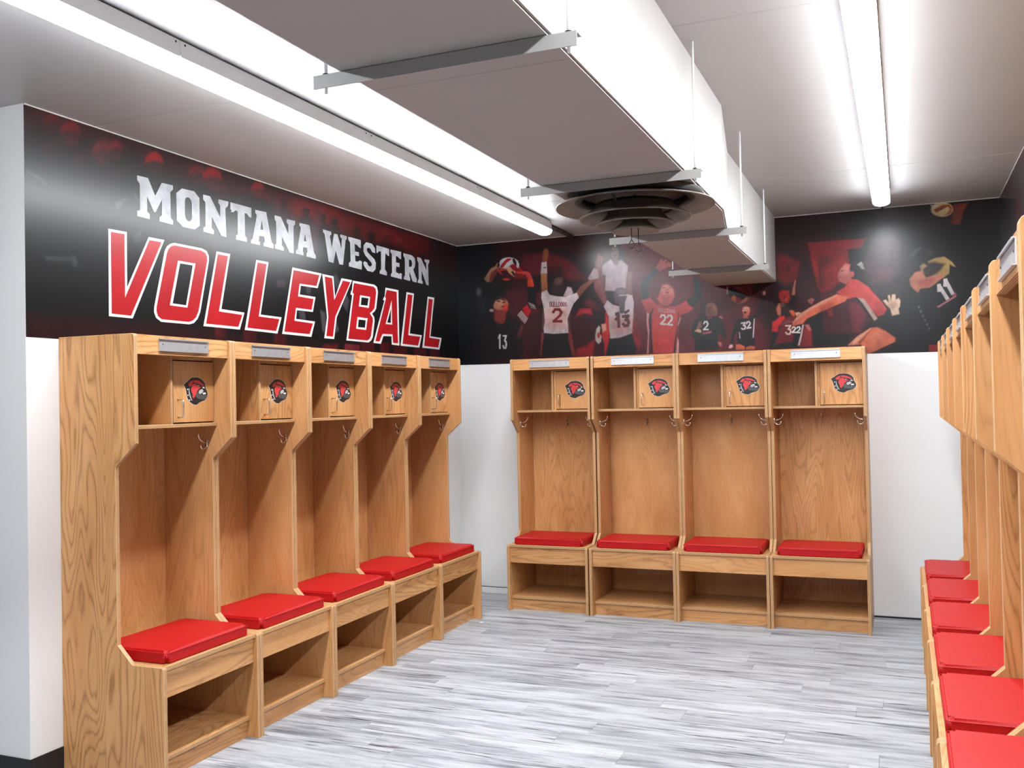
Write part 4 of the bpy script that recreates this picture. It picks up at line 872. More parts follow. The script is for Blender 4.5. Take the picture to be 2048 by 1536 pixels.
    (206,190,196,2.8,1.00,[2306,2045,2313,2044,2303,1909,2294,1909]),
    (180,160,166,2.8,1.00,[2203,1956,2206,1956,2211,1907,2202,1911]),
    (226,180,176,4.3,1.00,[2125,1845,2135,1866,2153,1868,2157,1851,2142,1841]),
    (200,98,72,4.2,1.00,[2178,1867,2204,1868,2238,1851,2239,1830,2176,1829]),
    (200,98,72,4.2,1.00,[2248,1844,2275,1853,2308,1848,2306,1827,2246,1830]),
    (190,130,130,4.2,1.00,[2391,2219,2390,2213,2388,2209,2385,2206,2381,2205,2377,2206,2374,2209,2372,2214,2371,2220,2372,2225,2374,2230,2378,2233,2382,2234,2385,2232,2389,2229,2391,2224]),
    (46,26,28,5.3,1.00,[2291,2218,2284,2193,2266,2173,2239,2160,2208,2157,2176,2164,2150,2180,2133,2202,2127,2228,2134,2253,2152,2273,2179,2286,2211,2289,2242,2282,2268,2266,2285,2243]),
    (110,30,40,5.3,1.00,[2159,2278,2241,2273,2285,2277,2284,2229,2253,2217,2193,2252]),
    (30,24,26,7.1,1.00,[2138,2273,2193,2248,2260,2206,2219,2195,2158,2219,2137,2231]),
    (212,110,70,4.3,1.00,[2158,2212,2175,2218,2188,2203,2186,2169,2150,2185]),
    (150,40,46,3.5,1.00,[2188,2203,2222,2191,2218,2162,2186,2169]),
    (200,110,80,4.2,1.00,[2222,2174,2266,2202,2271,2192,2249,2169,2221,2163]),
    (150,100,96,2.1,0.80,[2282,2252,2287,2238,2293,2239,2288,2254]),
    (150,100,96,2.1,0.80,[2287,2238,2288,2224,2294,2224,2293,2239]),
    (150,100,96,2.1,0.80,[2288,2224,2286,2210,2292,2209,2294,2224]),
    (150,100,96,2.1,0.80,[2286,2210,2280,2197,2286,2195,2292,2209]),
    (150,100,96,2.1,0.80,[2280,2197,2272,2185,2277,2182,2286,2195]),
    (150,100,96,2.1,0.80,[2272,2185,2261,2175,2265,2171,2277,2182]),
    (150,100,96,2.1,0.80,[2261,2175,2248,2168,2250,2163,2265,2171]),
    (150,100,96,2.1,0.80,[2248,2168,2233,2163,2234,2158,2250,2163]),
    (150,100,96,2.1,0.80,[2233,2163,2217,2161,2217,2155,2234,2158]),
    (150,100,96,2.1,0.80,[2217,2161,2200,2162,2200,2156,2217,2155]),
    (150,100,96,2.1,0.80,[2200,2162,2185,2165,2183,2160,2200,2156]),
    (150,100,96,2.1,0.80,[2185,2165,2170,2172,2167,2167,2183,2160]),
    (150,100,96,2.1,0.80,[2170,2172,2156,2181,2152,2177,2167,2167]),
    (150,100,96,2.1,0.80,[2156,2181,2145,2192,2140,2189,2152,2177]),
    (150,100,96,2.1,0.80,[2145,2192,2137,2204,2131,2202,2140,2189]),
    (150,100,96,2.1,0.80,[2137,2204,2132,2218,2126,2217,2131,2202]),
    (190,150,150,3.6,1.00,[2123,2281,2132,2280,2131,2228,2120,2229]),
    (150,70,70,3.5,0.70,[2173,2281,2193,2280,2284,2218,2273,2212]),
    (120,24,32,17.4,1.00,[2477,2467,2527,2482,2569,2454,2629,2417,2663,2333,2608,2305,2534,2272,2480,2314]),
    (40,16,20,17.3,0.90,[2466,2532,2529,2559,2614,2539,2672,2446,2711,2298,2689,2173,2664,2112,2623,2177,2609,2343,2635,2430,2569,2460,2521,2489]),
    (46,18,24,10.4,0.80,[2543,2411,2568,2397,2554,2359,2536,2373]),
    (64,28,36,20.7,0.90,[2607,2280,2681,2300,2738,2196,2724,2134,2663,2087,2597,2116]),
    (180,40,44,8.7,1.00,[2486,2226,2518,2232,2550,2222,2555,2182,2541,2137,2497,2152,2479,2187]),
    (206,70,70,4.2,1.00,[2508,2181,2527,2180,2539,2160,2516,2151]),
    (46,16,20,3.5,1.00,[2511,2188,2527,2184,2517,2164]),
    (196,112,88,5.6,1.00,[2461,2102,2478,2140,2491,2140,2496,2106,2489,2054,2470,2062]),
    (50,32,32,7.0,1.00,[2487,2133,2516,2145,2547,2117,2559,2090,2558,2050,2508,2050,2496,2080]),
    (130,90,76,7.0,0.60,[2487,2140,2510,2148,2522,2131,2506,2112,2490,2120]),
    (186,112,86,4.2,1.00,[2583,2262,2593,2298,2599,2294,2592,2258,2590,2196,2568,2194,2576,2240]),
    (30,24,28,4.9,1.00,[2565,2191,2592,2191,2589,2140,2591,2088,2566,2089,2560,2129]),
    (206,90,60,4.9,1.00,[2547,2087,2572,2089,2587,2072,2583,2042,2568,2047]),
    (224,170,140,4.2,1.00,[2587,2068,2609,2074,2625,2066,2596,2045]),
    (212,40,44,5.6,1.00,[2482,2048,2514,2053,2520,2033,2474,1982,2467,1943,2428,1948,2433,2011,2456,2023]),
    (110,28,38,7.0,1.00,[2520,2039,2577,2049,2586,2003,2567,1873,2516,1868,2484,1850,2439,1855,2473,1936,2487,1995]),
    (32,28,30,5.2,1.00,[2431,1945,2470,1939,2453,1894,2438,1832,2403,1833,2420,1886]),
    (34,30,32,5.2,1.00,[2439,1852,2509,1865,2573,1872,2591,1826,2438,1832]),
    (26,26,30,4.5,1.00,[2585,1987,2639,1981,2617,1887,2603,1832,2566,1833,2574,1905]),
    (90,36,42,3.5,1.00,[2494,2011,2551,2024,2570,2020,2500,1994]),
    (176,120,124,2.1,0.80,[2494,2006,2551,2021,2551,2018,2494,2003]),
    (176,120,124,2.1,0.80,[2497,1996,2567,2014,2567,2011,2497,1993]),
    (226,196,186,1.7,1.00,[2518,1978,2558,1976,2558,1986,2519,1988]),
    (226,196,186,1.7,1.00,[2552,1988,2533,1959,2541,1953,2561,1981]),
    (226,196,186,1.7,1.00,[2533,1956,2554,1947,2557,1957,2537,1966]),
    (226,196,186,1.7,1.00,[2546,1957,2551,1935,2561,1937,2556,1959]),
    (226,196,186,1.7,1.00,[2552,1946,2541,1923,2550,1918,2561,1941]),
    (226,196,186,1.7,1.00,[2552,1930,2526,1931,2526,1920,2551,1919]),
    (226,196,186,1.7,1.00,[2536,1925,2523,1943,2515,1937,2528,1919]),
    (230,220,216,1.7,1.00,[2565,1957,2574,1971,2568,1976,2559,1962]),
    (230,220,216,1.7,1.00,[2566,1966,2584,1966,2584,1975,2566,1975]),
    (230,220,216,1.7,1.00,[2576,1971,2585,1957,2591,1961,2583,1975]),
    (230,220,216,1.7,1.00,[2584,1967,2577,1951,2585,1947,2591,1963]),
    (230,220,216,1.7,1.00,[2582,1958,2559,1937,2564,1930,2587,1951]),
    (230,220,216,1.7,1.00,[2561,1932,2588,1929,2589,1938,2561,1940]),
    (230,220,216,1.7,1.00,[2597,1956,2607,1971,2600,1976,2590,1961]),
    (230,220,216,1.7,1.00,[2598,1966,2616,1966,2616,1975,2598,1975]),
    (230,220,216,1.7,1.00,[2608,1971,2616,1956,2623,1960,2615,1975]),
    (230,220,216,1.7,1.00,[2615,1966,2608,1950,2616,1946,2623,1962]),
    (230,220,216,1.7,1.00,[2613,1956,2589,1934,2594,1928,2618,1950]),
    (230,220,216,1.7,1.00,[2591,1929,2618,1926,2619,1935,2591,1938]),
    (200,176,180,2.8,1.00,[2634,1987,2643,1984,2631,1916,2613,1841,2599,1842,2618,1910]),
    (140,40,46,10.4,0.90,[2644,1961,2679,1985,2694,1945,2694,1835,2616,1835,2634,1909]),
    (196,120,110,5.5,0.80,[2648,1983,2676,1985,2691,1949,2678,1940]),
    (190,110,100,5.5,0.80,[2671,2152,2699,2167,2718,2152,2698,2121,2683,2132]),
    (30,27,30,10.3,0.90,[2652,2006,2712,2042,2751,2047,2746,1833,2704,1841,2694,1949,2670,1992]),
    (146,30,38,6.8,1.00,[2684,2549,3064,2548,3028,2487,2941,2481,2950,2393,2926,2370,2907,2322,2846,2214,2762,2200,2739,2246,2718,2360]),
    (172,40,44,20.5,0.80,[2790,2355,2850,2388,2910,2446,2933,2395,2884,2324,2882,2261,2798,2217]),
    (90,22,30,17.2,0.70,[2757,2464,2839,2439,2826,2396,2766,2357,2787,2255,2751,2220,2743,2384]),
    (186,50,44,13.8,0.80,[2705,2437,2732,2422,2748,2358,2741,2308,2718,2348]),
    (82,26,38,10.2,1.00,[2762,2200,2869,2200,2938,2158,3019,2141,3052,2059,3073,1996,3014,1913,2785,1917,2770,2031]),
    (128,40,54,13.6,0.80,[2949,2120,3018,2104,3051,2028,3015,1968,3008,1913,2961,1915,2947,2034]),
    (160,38,44,10.3,0.80,[2795,2073,2831,2084,2838,2033,2811,2035]),
    (22,22,25,10.2,1.00,[3064,2552,3099,2546,3037,2399,2950,2393,2943,2478,3028,2480]),
    (88,62,74,23.4,0.90,[3099,2542,3236,2549,3272,2503,3267,2309,3194,2228,3079,2236,3037,2362]),
    (110,62,72,33.5,0.70,[3087,2309,3174,2352,3230,2311,3194,2241,3103,2259]),
    (60,40,48,26.8,0.80,[3068,2237,3265,2224,3262,2139,3135,2146]),
    (26,24,27,17.1,1.00,[2711,2071,2759,2075,2779,1911,2955,1909,2918,1824,2705,1833]),
    (30,27,30,6.8,1.00,[2950,2381,3003,2396,3048,2361,3041,2312,3011,2253,2976,2280,2977,2317,2954,2319]),
    (200,190,190,3.4,0.85,[2996,2374,3026,2394,3037,2375,3047,2337,3024,2345,3013,2364]),
    (60,54,60,5.0,1.00,[3047,2312,3070,2310,3113,2197,3129,2159,3101,2191,3063,2262]),
    (226,120,112,5.5,1.00,[2875,2324,2893,2354,2927,2389,2956,2377,2949,2344,2966,2312,2959,2281,2923,2246,2882,2268,2874,2293]),
    (236,150,140,13.6,0.80,[2890,2342,2920,2377,2943,2357,2937,2320,2907,2297,2883,2311]),
    (226,110,104,4.1,1.00,[2978,2311,2977,2303,2974,2297,2970,2293,2965,2292,2960,2294,2956,2298,2953,2305,2953,2313,2954,2320,2957,2326,2961,2330,2966,2331,2971,2330,2975,2325,2978,2318]),
    (120,40,44,2.0,1.00,[2893,2340,2917,2346,2915,2340,2896,2334]),
    (170,60,60,2.7,1.00,[2874,2299,2892,2301,2889,2292,2876,2292]),
    (228,76,72,5.1,1.00,[2863,2194,2917,2228,2953,2281,2999,2272,3068,2218,3112,2160,3151,2109,3178,2064,3160,2028,3120,2018,3087,2063,3042,2133,2985,2155,2938,2146,2903,2167]),
    (196,48,54,6.7,0.80,[3087,2063,3178,2064,3160,2028,3126,2018]),
    (232,120,92,5.1,1.00,[2863,2182,2938,2158,2914,2129,2843,2102,2759,2069,2662,2024,2637,1993,2569,1978,2567,2003,2614,2058,2694,2104,2761,2138]),
    (240,180,150,6.9,0.70,[2868,2181,2761,2138,2694,2104,2614,2058,2570,2003,2619,2032,2693,2085,2760,2119,2844,2158]),
    (190,64,50,13.7,0.60,[2759,2069,2843,2102,2832,2127,2760,2106]),
    (40,26,28,5.1,1.00,[2979,2150,3025,2141,3053,2084,3107,1982,3085,1989,3040,2053]),
    (206,170,160,4.4,1.00,[2996,2152,3037,2140,3070,2089,3122,2000,3102,1982,3063,2052,3024,2116]),
    (26,27,30,5.0,1.00,[3090,1983,3125,2006,3183,2046,3260,2029,3255,1835,3218,1848,3157,1925,3112,1951,3078,1941]),
    (214,110,80,6.0,1.00,[2930,1830,2984,1883,3072,1941,3112,1945,3163,1918,3230,1866,3223,1842,3126,1797,3044,1760,3022,1783,3012,1833]),
    (236,170,140,6.8,0.90,[2930,1833,2990,1889,3078,1941,3036,1899,2989,1852,2965,1832]),
    (90,40,34,6.7,0.70,[2989,1846,3060,1911,3083,1934,3048,1887,3006,1833]),
    (226,130,100,23.5,0.70,[3048,1887,3118,1933,3163,1906,3127,1852,3064,1843]),
    (238,206,176,4.3,1.00,[3156,2123,3176,2126,3192,2103,3187,2154,3200,2157,3206,2117,3214,2159,3234,2158,3236,2122,3253,2132,3264,2117,3260,2074,3251,2060,3257,2024,3210,2016,3201,2063,3175,2093]),
    (206,150,124,10.1,0.60,[3192,2099,3236,2111,3249,2075,3218,2062,3198,2070]),
    (25,27,30,9.9,1.00,[3145,1979,3207,2012,3260,2024,3275,2109,3343,2169,3409,2194,3488,2231,3566,2268,3601,2153,3611,2054,3531,1903,3477,1807,3437,1763,3240,1770,3229,1867,3171,1935]),
    (34,31,34,8.2,1.00,[3471,2388,3465,2363,3449,2342,3426,2329,3399,2326,3373,2333,3350,2349,3335,2373,3330,2399,3337,2424,3352,2445,3376,2458,3403,2461,3430,2454,3452,2437,3467,2414]),
    (90,90,92,13.2,0.80,[3333,2413,3363,2446,3396,2458,3382,2431,3349,2397]),
    (90,88,88,16.5,0.60,[3470,2417,3468,2411,3464,2406,3458,2403,3450,2402,3443,2404,3437,2408,3432,2414,3431,2420,3433,2425,3437,2430,3443,2433,3451,2434,3458,2432,3465,2428,3469,2423]),
    (22,20,22,19.9,1.00,[3459,2382,3455,2362,3443,2345,3426,2335,3406,2333,3386,2338,3370,2351,3359,2369,3355,2390,3360,2410,3371,2426,3389,2437,3409,2439,3429,2434,3445,2421,3456,2403]),
    (206,170,104,5.2,1.00,[3439,2362,3485,2383,3537,2387,3581,2351,3602,2315,3586,2323,3568,2338,3563,2275,3527,2249,3475,2239,3451,2304]),
    (62,44,40,13.2,1.00,[3400,2351,3478,2359,3542,2340,3515,2300,3463,2261,3411,2272,3399,2315]),
    (196,160,120,6.6,0.85,[3390,2337,3413,2350,3432,2334,3409,2315,3411,2286,3395,2301]),
    (210,130,104,6.0,1.00,[3325,2256,3359,2297,3399,2305,3424,2257,3489,2273,3547,2269,3501,2230,3448,2191,3389,2188,3372,2160,3343,2191,3328,2213]),
    (176,80,70,13.2,0.70,[3371,2246,3450,2255,3488,2252,3435,2192,3376,2196]),
    (232,224,222,2.0,1.00,[3511,2157,3513,2208,3491,2210,3489,2159]),
    (232,224,222,2.0,1.00,[3488,2202,3542,2099,3561,2111,3506,2214]),
    (232,224,222,2.0,1.00,[3548,2188,3553,2240,3531,2243,3526,2191]),
    (232,224,222,2.0,1.00,[3527,2236,3574,2130,3593,2140,3547,2246]),
    (196,120,130,2.3,0.90,[3483,2061,3601,2132,3603,2121,3496,2053]),
    (190,90,100,3.3,0.80,[3578,2126,3598,2150,3604,2128,3581,2112]),
    (120,124,130,4.0,0.80,[3382,2063,3382,2060,3380,2057,3378,2054,3376,2054,3374,2055,3372,2057,3371,2060,3370,2064,3371,2068,3372,2071,3374,2073,3377,2074,3379,2073,3381,2071,3382,2067]),
    (120,124,130,4.0,0.72,[3394,2034,3393,2031,3392,2027,3390,2025,3388,2025,3385,2026,3384,2028,3382,2031,3382,2035,3383,2039,3384,2042,3386,2044,3388,2045,3390,2044,3392,2041,3393,2038]),
    (120,124,130,4.0,0.64,[3405,2005,3405,2002,3404,1998,3402,1996,3399,1996,3397,1997,3395,1999,3394,2002,3394,2006,3394,2010,3396,2013,3398,2015,3400,2016,3402,2015,3404,2012,3405,2009]),
    (120,124,130,4.0,0.56,[3417,1976,3416,1972,3415,1969,3413,1967,3411,1967,3409,1967,3407,1970,3406,1973,3405,1977,3406,1981,3407,1984,3409,1986,3411,1986,3414,1986,3415,1983,3417,1980]),
    (120,124,130,4.0,0.48,[3429,1947,3428,1943,3427,1940,3425,1938,3423,1938,3420,1939,3418,1941,3417,1944,3417,1948,3417,1952,3419,1955,3421,1957,3423,1957,3425,1957,3427,1954,3428,1951]),
    (120,124,130,4.0,0.40,[3440,1918,3440,1915,3438,1911,3436,1909,3434,1909,3432,1910,3430,1912,3429,1915,3429,1919,3429,1923,3430,1926,3432,1928,3435,1929,3437,1928,3439,1925,3440,1922]),
    (206,180,130,4.9,1.00,[3599,2692,3594,2674,3579,2660,3557,2651,3531,2650,3505,2656,3483,2669,3469,2686,3464,2705,3470,2723,3485,2737,3507,2745,3533,2746,3559,2740,3580,2728,3595,2711]),
    (150,70,46,3.9,1.00,[3481,2700,3539,2729,3578,2726,3590,2696,3565,2713,3499,2680]),
    (150,60,46,3.9,0.80,[3578,2719,3596,2710,3589,2668,3550,2654,3570,2684]),
    (226,216,206,4.9,1.00,[3465,2733,3514,2728,3481,2707]),
    (120,50,34,6.5,1.00,[3603,2723,3686,2726,3659,2676,3638,2590,3584,2598,3599,2681]),
    (70,32,28,16.4,0.50,[3603,2723,3635,2724,3614,2645,3587,2605]),
    (150,36,40,3.9,1.00,[3432,1812,3480,1810,3479,1757,3429,1759]),
]
EMBLEM = [
    ('white',[(3866, 16001),(3962, 16068),(4097, 16150),(4272, 16272),(4408, 16341),(4701, 16359),(4937, 16322),(5154, 16216),(5291, 16068),(5319, 15862),(5405, 15739),(5463, 15602),(5419, 15438),(5274, 15288),(5073, 15249),(4873, 15182),(4714, 15084),(4480, 15106),(4250, 15215),(4101, 15390),(4047, 15576),(3994, 15789),(3940, 15909)]),
    ('black',[(3883, 15996),(3977, 16062),(4109, 16141),(4281, 16262),(4414, 16329),(4701, 16347),(4931, 16311),(5143, 16207),(5278, 16061),(5305, 15860),(5389, 15739),(5446, 15605),(5403, 15443),(5261, 15297),(5065, 15258),(4869, 15193),(4713, 15097),(4485, 15118),(4260, 15225),(4113, 15396),(4061, 15579),(4009, 15788),(3956, 15905)]),
    ('red',[(4181, 15972),(4202, 16064),(4354, 16171),(4488, 16191),(4466, 16080),(4407, 15974),(4274, 15933)]),
    ('red',[(4507, 16199),(4698, 16214),(4928, 16159),(5128, 16054),(5236, 15953),(5080, 15973),(4887, 16036),(4695, 16069),(4524, 16107)]),
    ('red',[(4485, 16053),(4656, 16042),(4739, 15976),(4845, 15892),(5040, 15920),(4883, 15831),(4734, 15711),(4654, 15552),(4521, 15399),(4434, 15447),(4455, 15553),(4364, 15710),(4355, 15842),(4426, 15948)]),
    ('grey',[(4685, 15605),(4842, 15711),(4877, 15578),(5071, 15552),(5346, 15551),(5383, 15444),(5223, 15324),(4989, 15352),(4758, 15380),(4637, 15494)]),
    ('silver',[(4881, 15751),(5077, 15819),(5161, 15725),(5053, 15618),(4897, 15584),(4841, 15671)]),
    ('white',[(5120, 15653),(5297, 15658),(5319, 15591),(5130, 15562)]),
    ('white',[(5098, 15920),(5243, 15894),(5214, 15841),(5109, 15861)]),
    ('white',[(4778, 15982),(4866, 15967),(4885, 15940),(4800, 15945)]),
    ('silver',[(4205, 15846),(4234, 15836),(4246, 15684),(4310, 15487),(4420, 15289),(4367, 15303),(4249, 15461),(4193, 15632)]),
    ('white',[(4166, 15794),(4155, 15770),(4128, 15760),(4102, 15770),(4091, 15794),(4103, 15818),(4129, 15828),(4156, 15818)]),
    ('white',[(4183, 15532),(4172, 15510),(4145, 15501),(4119, 15510),(4108, 15532),(4120, 15554),(4146, 15563),(4173, 15554)]),
    ('white',[(4292, 15317),(4280, 15294),(4253, 15285),(4227, 15295),(4216, 15317),(4228, 15339),(4255, 15348),(4281, 15339)]),
]# ------------------------------------------------------------------ room shell
def struct(name, me, mats, parent=None):
    o = put(name, me, mats, parent)
    if parent is None: o['kind'] = 'structure'
    return o

T = 0.12
struct('wall_left', box_mesh('wall_left', -T, 0, YN, T, -0.02, H + 0.1), [M['wall']])
struct('wall_return', box_mesh('wall_return', XL, -T, YN, YN + T, -0.02, H + 0.1), [M['wall']])
struct('wall_back', box_mesh('wall_back', 0, RW, 0, T, -0.02, H + 0.1), [M['wall']])
struct('wall_right', box_mesh('wall_right', RW, RW + T, YR - T, T, -0.02, H + 0.1), [M['wall']])
struct('wall_rear', box_mesh('wall_rear', XL - T, RW, YR - T, YR, -0.02, H + 0.1), [M['rear']])
struct('wall_side', box_mesh('wall_side', XL - T, XL, YR, YN + T, -0.02, H + 0.1), [M['rear']])

# floor: slab, with every plank of the part in view laid on it
PW, PL, FY = 0.1524, 1.2192, -4.9
floor = struct('floor', box_mesh('floor', XL - T, RW + T, YR - T, T, -0.06, -0.004), [M['slab']])
rear = put('floor_sheet', box_mesh('floor_sheet', XL, RW, YR, FY, -0.004, 0.0), [M['plank']], floor)
tag(rear, kind='stuff')
side = put('floor_sheet', box_mesh('floor_sheet', XL, 0, FY, YN, -0.004, 0.0), [M['plank']], floor)
tag(side, kind='stuff')
offs = [0.585, 1.19, 0.31, 0.915, 0.02, 0.70, 1.05, 0.44]
pm = {}
row = 0
y = 0.0
while y > FY + 0.001:
    y1 = max(y - PW, FY)
    x = offs[(row * 3 + row // 8) % 8] - PL
    while x < RW:
        a, b_ = max(x, 0.0), min(x + PL, RW)
        if b_ - a > 0.02:
            key = (round(b_ - a, 3), round(y - y1, 3))
            if key not in pm:
                L_, W_ = key
                bm = bmesh.new()
                bm_box(bm, 0.0003, L_ - 0.0003, -W_ + 0.0003, -0.0003, -0.004, 0.0)
                bmesh.ops.bevel(bm, geom=[e for e in bm.edges if all(v.co.z > -0.001 for v in e.verts)], offset=0.0007, segments=1, affect='EDGES')
                pm[key] = done(bm, 'plank'); pm[key].materials.append(M['plank'])
            put('plank', pm[key], (), floor, (a, y, 0))
        x += PL
    y = y1
    row += 1

# ceiling boards
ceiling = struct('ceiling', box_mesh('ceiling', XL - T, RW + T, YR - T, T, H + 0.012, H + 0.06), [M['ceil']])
xe = [XL, -0.84, 0.38, 1.60, 2.82, RW]
ye = [0.0, -1.24, -3.68, -6.12, -8.56, YR]
for i in range(len(xe) - 1):
    for j in range(len(ye) - 1):
        x0, x1, y1, y0 = xe[i], xe[i + 1], ye[j], ye[j + 1]
        if i < 2 and y1 > YN:          # left of the wall end there is no room beyond YN
            if i == 0: y1 = YN
            if i == 1: x0 = 0.0 if y0 >= YN else x0
            if y0 >= y1: continue
        bm = bmesh.new()
        bm_box(bm, x0 + 0.0002, x1 - 0.0002, y0 + 0.0020, y1 - 0.0020, H, H + 0.012)
        bmesh.ops.bevel(bm, geom=[e for e in bm.edges if all(v.co.z < H + 0.001 for v in e.verts) and abs(e.verts[0].co.y - e.verts[1].co.y) < 1e-4], offset=0.0025, segments=1, affect='EDGES')
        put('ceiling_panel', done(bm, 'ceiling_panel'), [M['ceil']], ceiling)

# caulk lines between ceiling and walls
tr = 0.005
struct('trim_1', box_mesh('trim', 0.0, tr, YN, 0.0, H - tr, H), [M['trim']])
struct('trim_2', box_mesh('trim', tr, RW - tr, -tr, 0.0, H - tr, H), [M['trim']])
struct('trim_3', box_mesh('trim', RW - tr, RW, YR, 0.0, H - tr, H), [M['trim']])
# skirting, and a dark gap strip at right
struct('baseboard_left', box_mesh('baseboard', 0.0, 0.005, YN, -3.30, 0.0, 0.102, 0.002), [M['black']])
struct('baseboard_return', box_mesh('baseboard', XL, 0.005, YN - 0.005, YN, 0.0, 0.102, 0.002), [M['black']])
struct('baseboard_back', box_mesh('baseboard', 0.0, 0.66, -0.012, 0.0, 0.0, 0.046, 0.002), [M['wall']])
struct('wall_gap_strip', box_mesh('baseboard', 3.02, RW, -0.004, 0.0, 0.0, 0.012), [M['black']])  # no skirting here: black strip stands for the dark gap below the wall

# ------------------------------------------------------------------ murals
def paint(w_mm, z0, z1, step, base, items, gain):
    nu, nv = int(round(w_mm / step)) + 1, int(round((z1 - z0) / step)) + 1
    us = np.linspace(0, w_mm, nu); vs = np.linspace(z0, z1, nv)
    img = np.empty((nv, nu, 3)); img[:] = np.array(srgb(*base)[:3])
    rs = np.random.RandomState(5)
    fold = np.zeros((nv, nu))
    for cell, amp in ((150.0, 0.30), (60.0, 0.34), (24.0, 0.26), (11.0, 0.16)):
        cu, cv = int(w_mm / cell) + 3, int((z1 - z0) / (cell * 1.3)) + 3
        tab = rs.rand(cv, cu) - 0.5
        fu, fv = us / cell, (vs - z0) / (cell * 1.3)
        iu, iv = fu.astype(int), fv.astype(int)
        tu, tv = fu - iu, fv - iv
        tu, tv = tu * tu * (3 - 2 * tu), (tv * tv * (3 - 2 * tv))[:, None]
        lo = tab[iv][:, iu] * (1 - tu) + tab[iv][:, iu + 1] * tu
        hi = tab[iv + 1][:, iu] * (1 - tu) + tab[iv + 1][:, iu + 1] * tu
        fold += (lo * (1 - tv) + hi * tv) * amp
    for (r, g_, b_, soft, alpha, flat) in items:
        pts = np.array(flat, float).reshape(-1, 2)
        soft = max(soft, step * 0.45)
        u0, v0 = pts.min(0) - soft; u1, v1 = pts.max(0) + soft
        i0, i1 = np.searchsorted(us, u0), np.searchsorted(us, u1)
        j0, j1 = np.searchsorted(vs, v0), np.searchsorted(vs, v1)
        if i1 <= i0 or j1 <= j0: continue
        gx, gy = np.meshgrid(us[i0:i1], vs[j0:j1])
        ins = np.zeros(gx.shape, bool); dist = np.full(gx.shape, 1e12)
        k = len(pts)
        for a in range(k):
            (xa, ya), (xb, yb) = pts[a], pts[(a + 1) % k]
            if ya != yb:
                hit = (ya > gy) != (yb > gy)
                ins ^= hit & (gx < (xb - xa) * (gy - ya) / (yb - ya) + xa)
            dx, dy = xb - xa, yb - ya
            l2 = dx * dx + dy * dy or 1.0
            t = np.clip(((gx - xa) * dx + (gy - ya) * dy) / l2, 0, 1)
            dist = np.minimum(dist, (gx - xa - t * dx) ** 2 + (gy - ya - t * dy) ** 2)
        sd = np.sqrt(dist) * np.where(ins, 1, -1)
        cov = np.clip(0.5 + sd / (2 * soft), 0, 1)
        cov = (cov * cov * (3 - 2 * cov) * alpha)[..., None]
        c = np.array(srgb(r, g_, b_)[:3])
        hx, hy = max((u1 - u0) / 2, 1), max((v1 - v0) / 2, 1)
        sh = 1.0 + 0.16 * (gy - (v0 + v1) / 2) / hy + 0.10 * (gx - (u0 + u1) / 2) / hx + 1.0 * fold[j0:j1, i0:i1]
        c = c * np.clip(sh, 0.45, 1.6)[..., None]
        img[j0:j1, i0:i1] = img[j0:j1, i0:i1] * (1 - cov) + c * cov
    return us, vs, np.clip(img * gain, 0, 1)

def print_mesh(name, us, vs, img, to3):
    nu, nv = len(us), len(vs)
    gu, gv = np.meshgrid(us / 1000.0, vs / 1000.0)
    co = to3(gu.ravel(), gv.ravel())
    idx = np.arange(nu * nv).reshape(nv, nu)
    q = np.stack((idx[:-1, :-1], idx[:-1, 1:], idx[1:, 1:], idx[1:, :-1]), -1).reshape(-1, 4)
    me = bpy.data.meshes.new(name)
    me.vertices.add(nu * nv); me.vertices.foreach_set('co', co.astype(np.float32).ravel())
    me.loops.add(q.size); me.loops.foreach_set('vertex_index', q.astype(np.int32).ravel())
    me.polygons.add(len(q)); me.polygons.foreach_set('loop_start', np.arange(0, q.size, 4, dtype=np.int32))
    me.update(calc_edges=True)
    at = me.color_attributes.new('print', 'FLOAT_COLOR', 'POINT')
    rgba = np.ones((nu * nv, 4), np.float32); rgba[:, :3] = img.reshape(-1, 3)
    at.data.foreach_set('color', rgba.ravel())
    me.validate()
    return me

GAIN = 0.50
# left wall: u runs along -y
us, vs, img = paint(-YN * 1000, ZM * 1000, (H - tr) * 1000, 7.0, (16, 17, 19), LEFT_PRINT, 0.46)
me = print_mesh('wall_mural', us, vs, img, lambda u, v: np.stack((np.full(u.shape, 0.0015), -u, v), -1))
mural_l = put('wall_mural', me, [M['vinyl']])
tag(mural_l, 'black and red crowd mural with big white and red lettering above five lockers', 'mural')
for ch, outer, holes, red, rholes in LETTERS:
    to_m = lambda pl: [(p[0] / 1000.0, p[1] / 1000.0) for p in pl]
    if red:
        lo = put('letter', extrude_poly('letter', to_m(outer), [to_m(h) for h in holes], 0.0006, lambda u, v, w: (0.0019 + w, -u, v)), [M['white_ink']], mural_l)
        put('letter_fill', extrude_poly('letter_fill', to_m(red), [to_m(h) for h in rholes], 0.0005, lambda u, v, w: (0.0027 + w, -u, v)), [M['red_ink']], lo)
        tag(lo, 'red slanted block capital %s with a white outline' % ch)
    else:
        lo = put('letter', extrude_poly('letter', to_m(outer), [to_m(h) for h in holes], 0.0006, lambda u, v, w: (0.0019 + w, -u, v)), [M['worn_ink']], mural_l)
        tag(lo, 'worn white slab serif capital %s' % ch)

# back wall: lower edge drops slightly to the right
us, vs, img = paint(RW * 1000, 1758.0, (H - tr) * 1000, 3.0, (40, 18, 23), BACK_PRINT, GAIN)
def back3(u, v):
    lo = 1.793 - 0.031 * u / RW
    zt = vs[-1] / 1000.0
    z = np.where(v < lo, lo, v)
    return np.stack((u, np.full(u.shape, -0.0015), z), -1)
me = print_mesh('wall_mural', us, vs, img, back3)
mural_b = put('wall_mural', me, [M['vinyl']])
tag(mural_b, 'photo print of volleyball players in red, black and white jerseys, above four lockers', 'mural')

